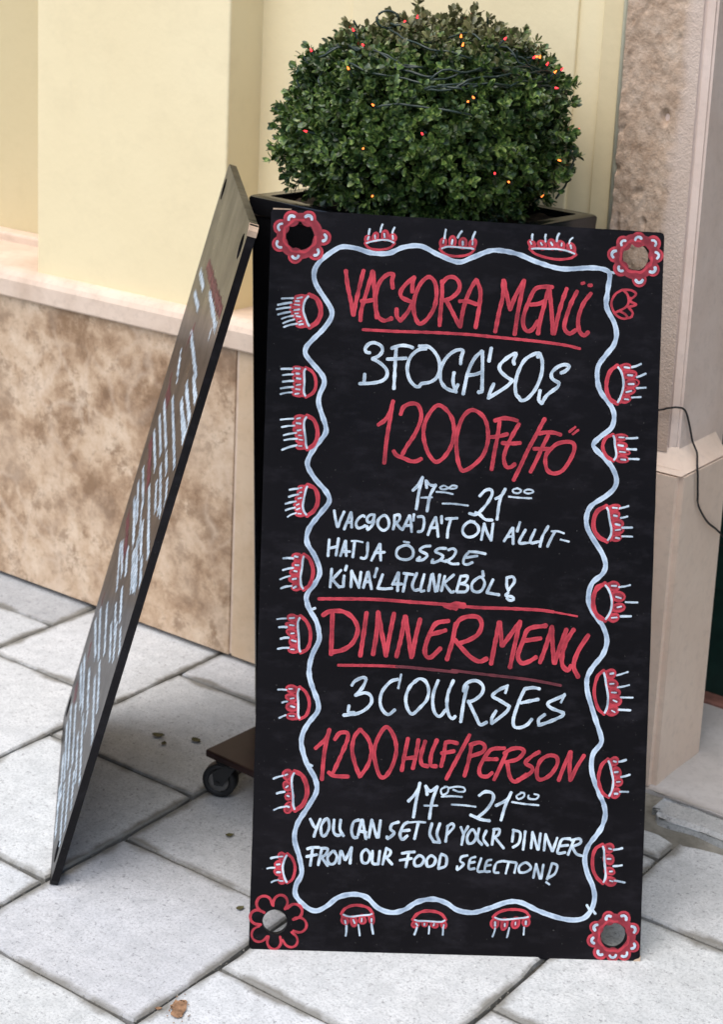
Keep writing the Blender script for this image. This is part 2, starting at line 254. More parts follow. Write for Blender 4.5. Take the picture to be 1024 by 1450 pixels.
# painted marks on the boards: colour, width, then points (tenths of a millimetre on the board's own face)
OUTLINE = [(0.00437, 0.00165), (0.60017, -0.00134), (0.5984, 1.11087), (-0.00509, 1.12384)]
HOLES = [(0.04007, 1.0836, 0.02099), (0.55623, 1.07264, 0.02066), (0.04232, 0.04323, 0.01872), (0.55876, 0.03761, 0.01945)]
STROKES1 = [
('lettering', 'red heading VACSORA MENÜ, underlined', 'r 61 1122,10334 1159,10104 1221,9854 1260,9666;r 61 1392,10345 1347,10133 1294,9857 1266,9666;r 61 1529,10340 1465,10074 1383,9755 1374,9586;r 61 1540,10330 1566,10078 1598,9805 1619,9638;r 61 1378,9881 1451,9884 1556,9905;r 61 1848,10100 1833,10215 1846,10310 1752,10296 1651,10187 1598,10016 1598,9805 1639,9659 1736,9596 1851,9636;r 61 2147,10054 2149,10175 2170,10275;r 61 2170,10275 2052,10171 1972,10052 1986,9968 2082,9919 2168,9891;r 61 2168,9891 2089,9740 1985,9605;r 61 1985,9605 1927,9671 1919,9780;r 61 2385,10289 2263,10169 2186,9955 2183,9765 2231,9619 2296,9569 2408,9668 2497,9840 2520,10052 2483,10219 2385,10289;r 61 2598,10234 2606,10013 2591,9760 2585,9559;r 61 2599,10203 2680,10290 2786,10295 2863,10213 2857,10097 2755,9988 2651,9941;r 61 2672,9942 2763,9787 2887,9560;r 61 3120,10274 3031,10112 2946,9855 2900,9548;r 61 3131,10264 3190,10097 3178,9843 3137,9546;r 61 2879,9937 2995,9942 3134,9901;r 62 3532,10279 3537,10047 3487,9792 3439,9495;r 62 3543,10280 3593,10071 3654,9841;r 62 3654,9841 3731,10055 3854,10292;r 62 3854,10292 3816,10058 3773,9782 3738,9464;r 62 4287,10208 4170,10209 4034,10172 3945,10000 3869,9765 3864,9617 3920,9524 4004,9548 4084,9678;r 62 3969,9927 4095,9947 4188,9999;r 62 4234,10191 4180,9946 4125,9711 4095,9488;r 62 4244,10202 4274,9970 4304,9718 4319,9497;r 62 4344,9498 4388,9743 4443,9977 4510,10191;r 62 4670,10155 4582,9961 4506,9705 4500,9578 4577,9507 4670,9563;r 62 4883,10132 4772,9969 4706,9755 4723,9565 4800,9488 4862,9539;r 48 4740,10280 4771,10290;r 48 4847,10257 4889,10259;r 43 1418,9447 1915,9440 2455,9444 2995,9436 3429,9412 4080,9372 4516,9329 4745,9284'),
('lettering', 'white line 3 FOGÁSOS', 'w 50 1533,9100 1483,9106 1464,9164 1520,9234 1603,9254 1706,9207 1726,9132 1670,9054 1579,9009;w 50 1579,9009 1691,8954 1795,8857 1808,8756 1735,8678 1585,8639 1400,8623;w 50 1470,8769 1464,8634;w 50 1935,9182 1928,8929 1924,8567;w 50 1867,9180 2001,9227 2119,9223 2187,9200;w 50 1806,9012 1941,9022 2092,9037;w 50 2390,9191 2273,9170 2159,9056 2115,8886 2155,8719 2243,8621 2310,8615 2342,8659 2476,8689 2575,8769 2612,8905 2590,9039 2518,9154 2422,9226 2287,9229;w 50 2929,8984 2934,9086 2956,9188 2846,9184 2715,9077 2636,8923 2626,8754 2681,8638 2767,8582 2878,8553;w 50 2833,8846 2822,8711 2861,8569;w 50 2861,8569 2899,8663;w 52 3247,9189 3135,9069 3044,8850 2984,8525;w 52 3256,9181 3265,8930 3270,8572;w 52 3270,8572 3216,8561;w 52 3045,8814 3144,8827 3250,8867;w 52 3389,9240 3360,9041;w 52 3748,9011 3737,9065 3769,9173 3654,9115 3533,8994 3536,8905 3629,8818 3730,8759;w 52 3730,8759 3635,8657 3372,8477;w 52 3372,8477 3404,8595 3445,8695;w 52 4103,9132 4137,9188 4048,9175 3907,9080 3815,8897 3777,8716 3792,8556 3839,8504;w 52 3839,8504 3876,8460 3965,8490 4085,8638 4167,8857 4178,9055 4138,9179;w 52 4472,8904 4534,8934 4594,9008 4521,9032 4415,8992 4328,8899 4340,8810 4441,8751;w 52 4441,8751 4426,8687 4268,8556 4192,8427;w 52 4192,8427 4145,8479 4158,8623'),
('lettering', 'red line 1200 FT/FŐ', 'r 59 1918,8375 1879,8212 1804,8084 1708,8009;r 59 1918,8375 1883,8105 1842,7782 1819,7432;r 59 2042,8183 2082,8292 2188,8349 2296,8335 2354,8212 2342,8069 2260,7869 2158,7704 2092,7576;r 59 1956,7616 2003,7555 2112,7515 2221,7474 2310,7477 2381,7516;r 59 2601,8338 2497,8235 2414,8053 2404,7856 2465,7644 2560,7504 2633,7480 2737,7564 2838,7747 2866,7963 2823,8158 2710,8297 2601,8338;r 59 3123,8286 3001,8183 2928,7983 2908,7785 2936,7536 2995,7377 3050,7361 3173,7437 3311,7585 3379,7767 3388,7928 3354,8106 3269,8229 3123,8286;r 59 3557,8122 3537,7916 3494,7646 3463,7394;r 59 3484,8138 3600,8178 3726,8174 3825,8150;r 59 3422,7885 3538,7898 3680,7939;r 59 3854,8098 3770,7942 3687,7760 3643,7579 3681,7446 3753,7440 3814,7487;r 59 3613,7802 3739,7798 3883,7812;r 59 4246,8193 4129,7956 3995,7682 3896,7445 3805,7245;r 59 4310,7944 4226,7762 4144,7562 4060,7380;r 59 4165,7966 4272,7988 4398,7987 4498,7960;r 59 4101,7731 4227,7735 4335,7739;r 59 4353,7740 4458,7824 4601,7857 4701,7833 4714,7726 4647,7562 4545,7415 4421,7366 4320,7407 4280,7531 4293,7657 4371,7749;r 37 4718,8085 4631,8010;r 37 4765,8042 4686,7976'),
('lettering', 'white opening hours 17 to 21 in the upper half', 'w 44 2412,7235 2343,7107 2272,7030;w 44 2412,7225 2367,7023 2335,6749;w 44 2466,7185 2481,7080;w 44 2477,7174 2532,7124 2617,7112;w 44 2616,7127 2547,6988 2520,6882 2500,6724;w 44 3296,6983 3377,7070 3461,7084 3485,7022 3426,6893 3326,6764 3244,6698 3148,6711;w 44 3242,6729 3307,6700 3394,6629 3500,6623;w 44 3682,7103 3623,6995 3540,6950;w 44 3682,7103 3605,6921 3573,6636;w 26 2402,6924 2570,6936;w 26 2743,7121 2681,7087 2724,7062 2807,7081 2869,7126 2943,7118 2923,7086 2850,7079 2786,7102 2743,7121;w 26 2630,7022 2768,7017 2884,6996;w 26 2732,6847 2900,6849 3123,6830;w 26 3861,7120 3799,7096 3811,7055 3885,7047 3926,7090 3861,7124;w 26 4010,7104 3969,7071 4033,7046 4117,7076 4073,7106 4010,7104;w 26 3739,6989 3909,6978 4088,6976'),
('lettering', 'white line VACSORÁJÁT ÖN ÁLLÍT-', 'w 40 1085,6681 1108,6560 1141,6438;w 40 1237,6668 1193,6563 1151,6438;w 40 1341,6662 1298,6547 1247,6404;w 40 1345,6662 1355,6549 1359,6436;w 40 1281,6509 1356,6512;w 40 1551,6604 1522,6622 1458,6572 1423,6495 1454,6430 1520,6442 1566,6472;w 40 1701,6637 1635,6635 1590,6577 1611,6521 1677,6542 1702,6628;w 40 1693,6599 1687,6505 1606,6407 1594,6464;w 40 1834,6633 1761,6564 1764,6470 1843,6406 1916,6456 1922,6551 1882,6625 1834,6633;w 40 2005,6629 2009,6516 1993,6431;w 40 2004,6639 2080,6651 2082,6575 2027,6526;w 40 2037,6527 2087,6462 2135,6426;w 40 2231,6647 2188,6541 2135,6426;w 40 2241,6647 2264,6525 2275,6403;w 40 2180,6494 2265,6497;w 40 2302,6668 2295,6574;w 40 2364,6633 2440,6635 2462,6551 2439,6427 2373,6406;w 40 2630,6633 2577,6517 2526,6364;w 40 2639,6633 2664,6483 2683,6342;w 40 2570,6470 2664,6483;w 40 2724,6655 2728,6551;w 41 2869,6619 2832,6471 2823,6334;w 41 2795,6616 2963,6633;w 41 3165,6588 3073,6521 3055,6426 3121,6355 3226,6369 3297,6445 3273,6539 3165,6588;w 41 3378,6553 3344,6321;w 41 3377,6564 3424,6439 3492,6315;w 41 3492,6315 3514,6569;w 41 3812,6516 3693,6312;w 41 3822,6516 3831,6275;w 41 3732,6377 3827,6390;w 41 3925,6604 3888,6466;w 41 4013,6492 3925,6299 4031,6293;w 41 4161,6497 4094,6305 4231,6321;w 41 4360,6557 4281,6407 4244,6247;w 41 4468,6487 4409,6369 4360,6252;w 28 3165,6602 3235,6590;w 28 4415,6485 4510,6488 4606,6460;w 28 4557,6364 4685,6337;w 28 4031,6293 4136,6307'),
('lettering', 'white line HATJA ÖSSZE', 'w 40 1026,6236 1017,5990;w 40 1167,6260 1139,6004;w 40 1022,6104 1144,6136;w 40 1272,6226 1206,5997;w 40 1278,6226 1294,6000;w 40 1231,6064 1345,6068;w 40 1414,6221 1395,5985;w 40 1614,6209 1611,6030 1575,5972 1518,5979;w 40 1794,6197 1680,5947;w 40 1803,6197 1822,5952;w 40 1723,6062 1874,6077;w 40 2173,6191 2080,6141 2055,6055 2105,5991 2219,5976 2302,6026 2308,6121 2249,6185 2173,6191;w 40 2570,6196 2476,6183 2412,6124 2518,6071 2529,6043 2465,5984 2370,5972 2416,6020;w 40 2809,6167 2704,6163 2649,6114 2746,6070 2766,6033 2702,5974 2599,5942 2616,5990;w 27 1367,6229 1452,6232 1538,6216;w 27 2161,6248 2247,6236;w 39 2845,6146 2917,6169 2961,6129 2922,6043 2820,5966;w 39 2820,5966 2735,5984;w 39 2819,5987 2905,5938 3010,5941;w 39 3162,6125 3101,6050 3084,5954 3148,5936 3220,5970;w 39 3161,6131 3277,6129 3415,6107;w 39 3123,6040 3290,6071'),
('lettering', 'white line KÍNÁLATUNKBÓL!', 'w 41 1081,5794 1067,5520;w 42 1223,5780 1097,5635;w 42 1097,5635 1166,5562 1205,5525;w 42 1274,5697 1268,5603 1270,5537;w 42 1195,5525 1270,5537;w 42 1306,5849 1289,5783;w 42 1385,5767 1384,5531;w 42 1384,5777 1507,5526;w 42 1527,5763 1507,5526;w 42 1630,5766 1573,5529;w 42 1640,5767 1697,5514;w 42 1598,5614 1674,5626;w 42 1770,5828 1737,5695;w 42 1859,5737 1791,5527;w 42 1800,5527 1895,5521 2008,5534;w 42 2094,5773 2016,5591;w 42 2103,5773 2095,5499;w 42 2044,5601 2157,5605;w 42 2227,5749 2180,5493;w 42 2179,5767 2322,5753;w 42 2378,5774 2318,5602 2350,5518 2416,5529;w 42 2492,5759 2444,5521 2501,5514;w 42 2606,5763 2568,5516;w 42 2624,5773 2672,5510;w 42 2729,5767 2700,5520;w 41 2807,5745 2763,5523;w 41 2943,5771 2800,5640;w 41 2800,5640 2911,5508 2952,5519;w 41 3049,5754 2994,5521;w 41 3049,5754 3154,5757 3126,5672 3053,5638;w 41 3064,5639 3160,5611 3142,5526 3005,5511;w 41 3323,5742 3232,5655 3236,5550 3311,5521 3383,5555 3421,5662 3376,5744 3323,5742;w 41 3383,5839 3396,5766;w 41 3546,5719 3458,5516;w 41 3458,5516 3649,5491;w 41 3755,5757 3760,5631 3783,5569;w 41 3766,5758 3850,5771 3874,5698 3804,5591 3784,5559;w 41 3785,5527 3744,5484 3851,5467 3873,5425 3810,5413 3767,5443'),
('painted_line', 'red dividing line across the middle of the board', 'r 48 901,5335 1220,5346 1771,5356 2324,5335 2878,5315 3011,5311;r 100 2912,5285 3000,5315 3111,5307;r 62 2823,5298 2891,5278 3002,5260;r 46 3155,5294 3377,5286 3820,5288 4264,5281 4486,5260;r 27 4464,5263 4665,5233 4854,5206'),
('lettering', 'red heading DINNER MENU, underlined', 'r 66 977,5091 1074,5149 1272,5156 1430,5063 1513,4890 1444,4689 1294,4574 1119,4535;r 66 1119,5118 1120,4810 1120,4503;r 66 1636,5147 1604,4827 1566,4496;r 66 1812,5164 1801,4855 1759,4524;r 66 1812,5164 1879,4858 1958,4509;r 66 2055,5150 2001,4818 1957,4531;r 66 2222,5112 2179,4802 2117,4503;r 66 2233,5112 2289,4806 2345,4500;r 66 2456,5076 2399,4810 2355,4522;r 66 2887,5068 2711,5029 2628,4905 2549,4661 2565,4529 2643,4510 2781,4646;r 66 2608,4850 2739,4887 2848,4924;r 66 2999,5028 2964,4785 2887,4485;r 66 2991,4962 3053,5085 3183,5145 3338,5139 3398,5031 3348,4886 3218,4793 3066,4733;r 66 2997,4786 3113,4658 3250,4530 3385,4469 3494,4516;r 66 3662,5073 3617,4785 3563,4442;r 66 3673,5073 3719,4722;r 66 3730,4723 3982,5095;r 66 3982,5095 3917,4751 3853,4396;r 66 4383,5049 4119,4989 4037,4799 3968,4576 4028,4468 4137,4494 4246,4564;r 66 4081,4812 4302,4852;r 66 4472,5034 4394,4745 4310,4489;r 66 4472,5034 4494,4748 4526,4485;r 66 4696,4998 4605,4730 4537,4485;r 67 4806,5002 4702,4822 4644,4599 4660,4445 4740,4382 4782,4449;r 67 5031,4921 4885,4673 4826,4451 4899,4288;r 41 1237,4342 1810,4354 2141,4350;d 43 2119,4351 2362,4342 3048,4297;d 41 2971,4323 3414,4282 4081,4228 4415,4184 4638,4147'),
('lettering', 'white line 3 COURSES', 'w 47 1456,4045 1498,4108 1612,4166 1666,4141 1617,4014 1515,3895;w 47 1515,3895 1656,3936 1747,3894 1760,3788 1666,3678 1526,3611 1348,3588;w 47 1423,3732 1418,3634 1507,3628;w 47 2148,4157 2042,4118 1923,3971 1893,3810 1934,3687 2025,3619 2121,3693;w 47 2400,4121 2487,4177 2578,4135 2627,4012 2606,3869 2521,3759 2391,3639 2307,3735 2283,3894 2331,4038 2400,4121;w 47 2765,4159 2701,3961 2699,3783 2739,3660 2812,3618 2898,3718;w 47 2997,4167 2924,3969 2914,3772 2955,3631 3010,3589 3045,3625;w 35 2199,4230 2162,4024;w 49 3161,4012 3176,4102 3263,4167 3370,4170 3454,4093 3440,3986 3345,3893 3239,3845;w 49 3212,4085 3167,3852 3134,3548;w 49 3238,3863 3354,3644 3431,3513 3528,3552;w 49 3812,4105 3698,4048 3602,3955 3703,3896 3868,3804;w 49 3868,3804 3817,3713 3609,3537;w 49 3609,3537 3606,3617 3665,3726;w 49 4315,4086 4216,4100 4091,4078;w 49 4091,4078 4009,3880 3937,3628 3951,3503 4041,3488 4147,3536 4216,3619;w 49 4045,3863 4170,3894 4303,3925;w 49 4704,4001 4581,3943 4457,3876 4496,3806 4696,3733;w 49 4696,3733 4680,3687 4486,3592 4326,3533;w 49 4326,3533 4323,3622 4410,3697;w 38 3829,4123 3798,4006;w 38 4704,4018 4654,3892'),
('lettering', 'red line 1200 HUF/PERSON', 'r 59 1139,3362 1092,3225 941,3074;r 59 1139,3362 1078,3036 1053,2607;r 59 1228,3219 1298,3315 1413,3319 1417,3214 1332,2982 1226,2728;r 59 1153,2715 1239,2666 1449,2662;r 59 1600,3377 1521,3260 1496,3071 1546,2863 1627,2667;r 59 1610,3378 1731,3246 1791,3059 1746,2849 1637,2678;r 59 2007,3432 1887,3272 1832,3061 1861,2873 1931,2688 2015,2680 2114,2840 2168,3071 2129,3279 2007,3432;r 59 2339,3265 2296,3013 2263,2782;r 59 2498,3249 2474,3039 2430,2818;r 59 2298,2961 2465,2987;r 59 2603,3232 2548,3021 2564,2885 2659,2857;r 59 2781,3259 2705,3047 2701,2879 2785,2861;r 59 2909,3200 2895,3032 2859,2864;r 58 2915,3226 2992,3238 3092,3219;r 58 2861,3062 2954,3078 3046,3099;r 58 3275,3348 3111,3013 2946,2678;r 58 3313,3217 3278,2974 3221,2731;r 58 3291,3205 3434,3243 3513,3191 3483,3102 3309,3030;r 58 3813,3167 3636,3151 3551,3071 3448,2870 3463,2749 3563,2731 3639,2788;r 58 3520,2993 3708,2999;r 58 3858,3125 3777,2924 3675,2690;r 58 3815,3090 3923,3160 4056,3175 4113,3122 4018,3009 3842,2959;r 58 3865,2949 3917,2731 4008,2668 4159,2782;r 58 4345,3129 4237,3060 4141,2958 4243,2895 4246,2829 4127,2737 4029,2690;r 58 4491,3079 4372,2998 4322,2854 4338,2733 4405,2713 4535,2794 4629,2951 4614,3061 4491,3079;r 58 4821,3145 4730,2911 4660,2710;r 58 4832,3145 4819,2914 4837,2716;r 58 5034,3097 4929,2917 4848,2727'),
('lettering', 'white opening hours 17 to 21 in the lower half', 'w 45 2546,2598 2497,2454 2381,2318;w 45 2546,2598 2501,2344 2467,2080;w 45 2636,2557 2663,2426;w 45 2636,2557 2705,2482 2813,2551;w 45 2813,2551 2744,2330 2710,2065;w 45 3458,2440 3544,2498 3655,2479 3670,2381 3576,2224 3448,2110;w 45 3336,2140 3493,2079 3627,2061;w 45 3942,2499 3880,2387 3718,2294;w 45 3942,2499 3861,2299 3803,2077;w 27 2625,2260 2824,2266;w 27 2945,2556 2870,2509 2895,2433 2971,2469 2979,2546 2923,2555;w 27 2979,2535 3100,2561 3211,2553 3235,2499 3147,2485 3057,2515;w 27 2885,2404 3039,2416 3194,2410;w 27 3044,2289 3221,2285 3409,2267;w 27 4086,2493 4022,2447 4056,2404 4133,2439 4142,2495 4086,2504;w 27 4209,2464 4211,2420 4322,2412 4364,2469 4297,2488;w 27 3959,2357 4147,2334 4369,2321'),
('lettering', 'white line YOU CAN SET UP YOUR DINNER', 'w 42 900,2001 960,1893 982,1872;w 42 1054,2005 1004,1872 965,1740;w 42 1131,2008 1069,1896 1085,1765 1140,1767 1191,1878 1175,1998 1131,2008;w 42 1263,2001 1259,1836 1305,1772 1360,1774;w 42 1362,2004 1357,1861 1415,1765;w 42 1637,2013 1561,1977 1533,1845 1570,1747 1625,1749;w 43 1681,2014 1635,1782;w 43 1692,2014 1758,1731;w 43 1643,1848 1754,1830;w 43 1835,2019 1801,1755;w 43 1835,2019 1922,1758;w 43 1967,2012 1944,1759;w 43 2243,1999 2146,1963 2127,1885 2184,1832 2088,1742 2076,1774;w 43 2387,2003 2322,1957 2272,1824 2308,1737 2383,1795;w 43 2303,1869 2413,1883;w 43 2542,1986 2495,1754;w 43 2751,1992 2724,1838 2783,1730;w 43 2872,1996 2834,1841 2883,1711;w 43 2883,1711 2783,1719;w 29 2343,1991 2519,2011 2651,2007;w 39 2995,1968 2971,1726;w 39 2985,1957 3060,2003 3084,1949 2989,1837;w 39 3194,1953 3243,1844;w 39 3304,1967 3243,1844 3215,1690;w 39 3372,1925 3299,1824 3314,1715 3391,1728 3431,1828 3372,1925;w 39 3471,1939 3455,1785 3524,1699;w 39 3583,1910 3543,1788 3613,1691;w 39 3703,1935 3679,1704;w 39 3692,1935 3781,1938 3772,1861 3708,1815;w 39 3719,1815 3857,1655;w 39 4002,1934 3986,1758;w 39 3991,1933 4103,1893 4087,1739 4001,1670;w 39 4180,1917 4157,1642;w 39 4291,1899 4277,1668;w 39 4291,1910 4378,1649;w 39 4413,1892 4389,1649;w 39 4491,1872 4477,1641;w 39 4491,1883 4599,1634;w 39 4670,1833 4611,1634;w 39 4869,1829 4748,1814 4697,1691 4689,1603 4799,1618;w 39 4729,1714 4840,1729;w 39 4925,1808 4845,1586;w 39 4881,1807 5013,1833 5027,1768 4907,1709;w 39 4907,1698 4977,1601 5078,1571'),
('lettering', 'white line FROM OUR FOOD SELECTION!', 'w 41 951,1542 927,1301;w 41 874,1551 950,1575 1049,1578;w 41 867,1435 1020,1468;w 41 1093,1558 1048,1315;w 41 1082,1568 1181,1560 1152,1472 1076,1426;w 41 1098,1426 1191,1309;w 41 1259,1530 1186,1440 1212,1342 1289,1345 1329,1444 1281,1531;w 41 1380,1534 1365,1347;w 41 1391,1534 1451,1404;w 41 1543,1593 1462,1405;w 41 1543,1593 1530,1352;w 41 1753,1567 1701,1500 1716,1380 1794,1371 1833,1482 1787,1557 1753,1567;w 41 1864,1548 1871,1373 1948,1354;w 41 1974,1552 1959,1354;w 41 2072,1588 2025,1356;w 41 2071,1599 2139,1557 2119,1490 2055,1456;w 41 2077,1456 2168,1360;w 41 2415,1532 2379,1323;w 41 2316,1529 2404,1547 2503,1557;w 41 2287,1425 2462,1457;w 41 2582,1505 2507,1437 2522,1349 2609,1363 2650,1452 2582,1505;w 41 2758,1510 2694,1442 2709,1344 2797,1369 2826,1457 2758,1510;w 41 2901,1514 2875,1327;w 41 2912,1537 2990,1495 2984,1363 2876,1316;w 35 3310,1528 3222,1504 3203,1437 3259,1395 3163,1304 3161,1359;w 35 3432,1510 3356,1475 3339,1332 3427,1334;w 35 3358,1420 3424,1433;w 35 3521,1491 3473,1303 3561,1294;w 35 3676,1474 3611,1450 3583,1306 3661,1297;w 35 3602,1383 3668,1396;w 35 3843,1457 3756,1421 3727,1289 3794,1280;w 35 3943,1438 3905,1272;w 35 3865,1457 4053,1441;w 35 4065,1431 4037,1287;w 35 4208,1446 4111,1388 4114,1300 4213,1303 4288,1371 4208,1446;w 35 4364,1429 4327,1219;w 35 4364,1429 4427,1211;w 35 4474,1421 4449,1212;w 35 4606,1447 4577,1336 4538,1203;w 35 4617,1447 4685,1416 4656,1295 4559,1226;w 35 4528,1159 4574,1128'),
('painted_border', 'pale blue wavy line framing the text', 'b 73 5164,10437 5075,10509 4859,10526 4430,10494 4058,10577 3715,10699 3358,10733 3060,10618 2833,10534 2524,10635 2254,10754 1989,10726 1762,10626 1500,10621 1270,10682 1063,10697 939,10642 774,10511 665,10377 640,10230 687,10087 819,9898 921,9741 926,9612 816,9435 655,9263 563,9145 559,9037 669,8902 821,8735 858,8607 793,8426 787,8293 845,8123 905,7958 899,7834 756,7636 661,7449 660,7331 770,7157 954,6958 1002,6813 878,6632 711,6391 690,6185 815,5984 897,5783 873,5634 721,5395 727,5266 776,5152 879,4989 930,4792 921,4679 844,4509 801,4325 808,4142 876,3950 948,3770 948,3631 814,3445 736,3285 726,3110 812,2846 949,2615 978,2423 859,2185 708,1924 674,1688 760,1413 801,1179 723,996 729,836 896,670 1048,621 1205,701 1372,834 1601,888 1800,847 1978,692 2184,629 2381,677 2575,800 2810,850 3016,798 3187,696 3420,665 3654,731 3952,841 4157,837 4398,732 4616,658 4834,606 5028,604 5156,658 5244,794 5275,961 5236,1132 5151,1311 5103,1529 5150,1723 5278,1905 5349,2025 5392,2198 5365,2361 5259,2591 5175,2806 5153,2977 5179,3136 5284,3279 5287,3386 5209,3601 5121,3847 5050,4079 5043,4281 5131,4456 5271,4644 5323,4855 5256,5063 5148,5206 5037,5378 5016,5542 5070,5724 5214,5860 5261,6000 5203,6173 5076,6361 4964,6550 4943,6733 5012,6897 5228,7051 5353,7179 5381,7309 5326,7458 5227,7589 5031,7771 5014,7849 5119,7959 5276,8099 5310,8279 5250,8438 5095,8629 5034,8815 5040,9029 5167,9224 5264,9358 5301,9522 5258,9704 5132,9943 5146,10219 5164,10437;w 31 5103,10488 5235,10461;w 38 5161,829 5218,735;w 38 5250,757 5295,705;w 38 797,5168 850,5191;w 33 812,2846 899,2806'),
('painted_eye', None, 'm 54 508,9907 422,9902;r 37 533,9905 500,9886 441,9874 384,9877 357,9892 373,9911 422,9927 481,9931 525,9922;m 54 484,9848 422,9844;r 33 486,9841 455,9823 406,9814 363,9820 346,9837 365,9857 407,9870 455,9871 485,9860;m 54 466,9781 364,9775;r 28 499,9784 476,9764 415,9751 345,9750 299,9761 299,9780 346,9797 415,9805 476,9799;m 54 456,9714 368,9708;r 27 474,9724 473,9704 432,9687 369,9681 314,9688 292,9706 315,9726 372,9739 435,9738;m 54 469,9657 394,9652;r 27 483,9653 461,9636 412,9626 357,9629 322,9642 323,9661 363,9677 420,9681 468,9671;m 54 498,9607 409,9601;r 26 526,9607 505,9593 451,9583 389,9582 348,9592 346,9606 386,9618 450,9624 505,9619;m 54 524,9554 468,9550;r 27 526,9559 522,9538 490,9522 447,9519 411,9531 399,9551 416,9569 457,9578 500,9574;m 54 541,9491 454,9485;r 38 571,9497 558,9473 509,9456 448,9453 404,9467 397,9490 429,9511 486,9521 543,9516;r 73 576,9944 670,9908 713,9862 740,9809 757,9754 764,9703 763,9658 752,9615 732,9568 694,9514 600,9452;r 26 531,9937 506,9893 489,9844 479,9790 478,9735 484,9685 497,9642 513,9602 528,9558 541,9508 557,9454;w 26 470,9904 396,9883;w 30 427,9842 377,9841;w 19 436,9782 362,9789;w 25 436,9716 358,9701;w 21 423,9656 372,9650;w 23 453,9606 396,9612;w 17 479,9544 432,9525;w 27 500,9497 441,9486;w 31 565,9920 529,9876 509,9829 498,9777 496,9727 501,9682 514,9642 530,9604 547,9565 565,9520 594,9471;w 25 339,9884 256,9880 161,9871;w 32 310,9817 215,9799 109,9773;w 28 299,9743 197,9729 92,9706;w 31 298,9674 207,9654 117,9627;w 24 349,9618 252,9596 173,9564;w 26 365,9562 283,9536 197,9497;w 26 410,9498 304,9476 210,9440'),
('painted_eye', None, 'm 67 515,8809 433,8815;r 25 536,8815 532,8793 493,8780 436,8784 386,8801 368,8824 392,8843 446,8848 503,8836;m 67 519,8742 427,8748;r 28 551,8741 537,8720 488,8711 425,8718 377,8739 365,8762 398,8776 460,8776 521,8763;m 67 523,8659 444,8665;r 30 543,8659 528,8632 481,8621 425,8630 387,8655 381,8684 412,8703 467,8704 520,8687;m 67 525,8574 466,8579;r 31 528,8584 523,8559 488,8544 440,8545 405,8561 397,8587 418,8610 459,8620 503,8609;m 67 526,8502 438,8509;r 38 553,8497 520,8483 460,8481 402,8490 374,8508 389,8525 438,8533 499,8529 544,8515;m 67 529,8430 448,8435;r 30 549,8438 541,8412 498,8396 440,8398 394,8418 384,8444 414,8464 468,8470 521,8460;r 47 567,8837 653,8792 691,8749 714,8703 728,8651 733,8599 731,8551 722,8510 702,8472 666,8432 584,8388;r 26 530,8835 523,8797 528,8758 535,8714 541,8665 545,8614 544,8566 540,8525 536,8486 536,8444 546,8396;w 28 479,8816 409,8819;w 28 471,8738 427,8740;w 27 495,8661 437,8669;w 19 500,8577 437,8564;w 25 490,8499 430,8505;w 21 477,8439 420,8428;w 31 563,8814 547,8780 547,8743 550,8701 554,8655 556,8607 555,8564 553,8525 553,8489 557,8451 577,8407;w 31 363,8809 279,8807 198,8801;w 26 381,8726 301,8721 223,8708;w 31 386,8626 308,8621 228,8608;w 29 389,8535 297,8525 200,8505;w 25 375,8453 287,8443 198,8418'),
('painted_eye', None, 'm 74 556,8071 485,8069;r 33 576,8075 563,8050 521,8033 470,8034 433,8052 431,8077 463,8098 513,8105 557,8096;m 74 548,7984 472,7982;r 36 570,7989 560,7958 521,7938 467,7939 424,7961 414,7993 442,8018 494,8027 544,8015;m 74 553,7887 475,7884;r 38 578,7875 551,7852 501,7844 449,7855 419,7881 426,7910 469,7928 526,7926 569,7904;m 74 572,7803 508,7801;r 36 585,7810 581,7787 548,7772 503,7770 466,7783 453,7805 470,7826 511,7836 557,7829;m 74 588,7728 515,7726;r 34 612,7725 587,7702 539,7690 490,7697 465,7717 473,7741 510,7757 561,7759 601,7747;m 74 591,7638 523,7636;r 32 610,7632 583,7609 534,7598 489,7606 469,7628 483,7654 523,7672 570,7673 604,7657;r 60 613,8107 699,8065 739,8015 764,7959 780,7901 786,7848 786,7802 777,7758 758,7710 724,7655 638,7594;r 26 574,8101 557,8057 554,8007 558,7951 568,7895 579,7843 588,7797 593,7755 594,7709 594,7656 601,7599;w 23 512,8068 462,8054;w 27 525,7981 459,7988;w 26 532,7887 478,7874;w 18 546,7800 498,7804;w 19 561,7734 510,7739;w 17 555,7643 505,7642;w 31 605,8082 580,8038 574,7990 576,7937 583,7885 592,7838 600,7796 606,7757 611,7715 616,7667 634,7615;w 25 411,8054 316,8045 214,8031;w 26 430,7948 327,7938 238,7919;w 27 463,7840 355,7821 272,7796;w 28 480,7751 378,7742 284,7722;w 31 475,7651 367,7621 257,7575'),
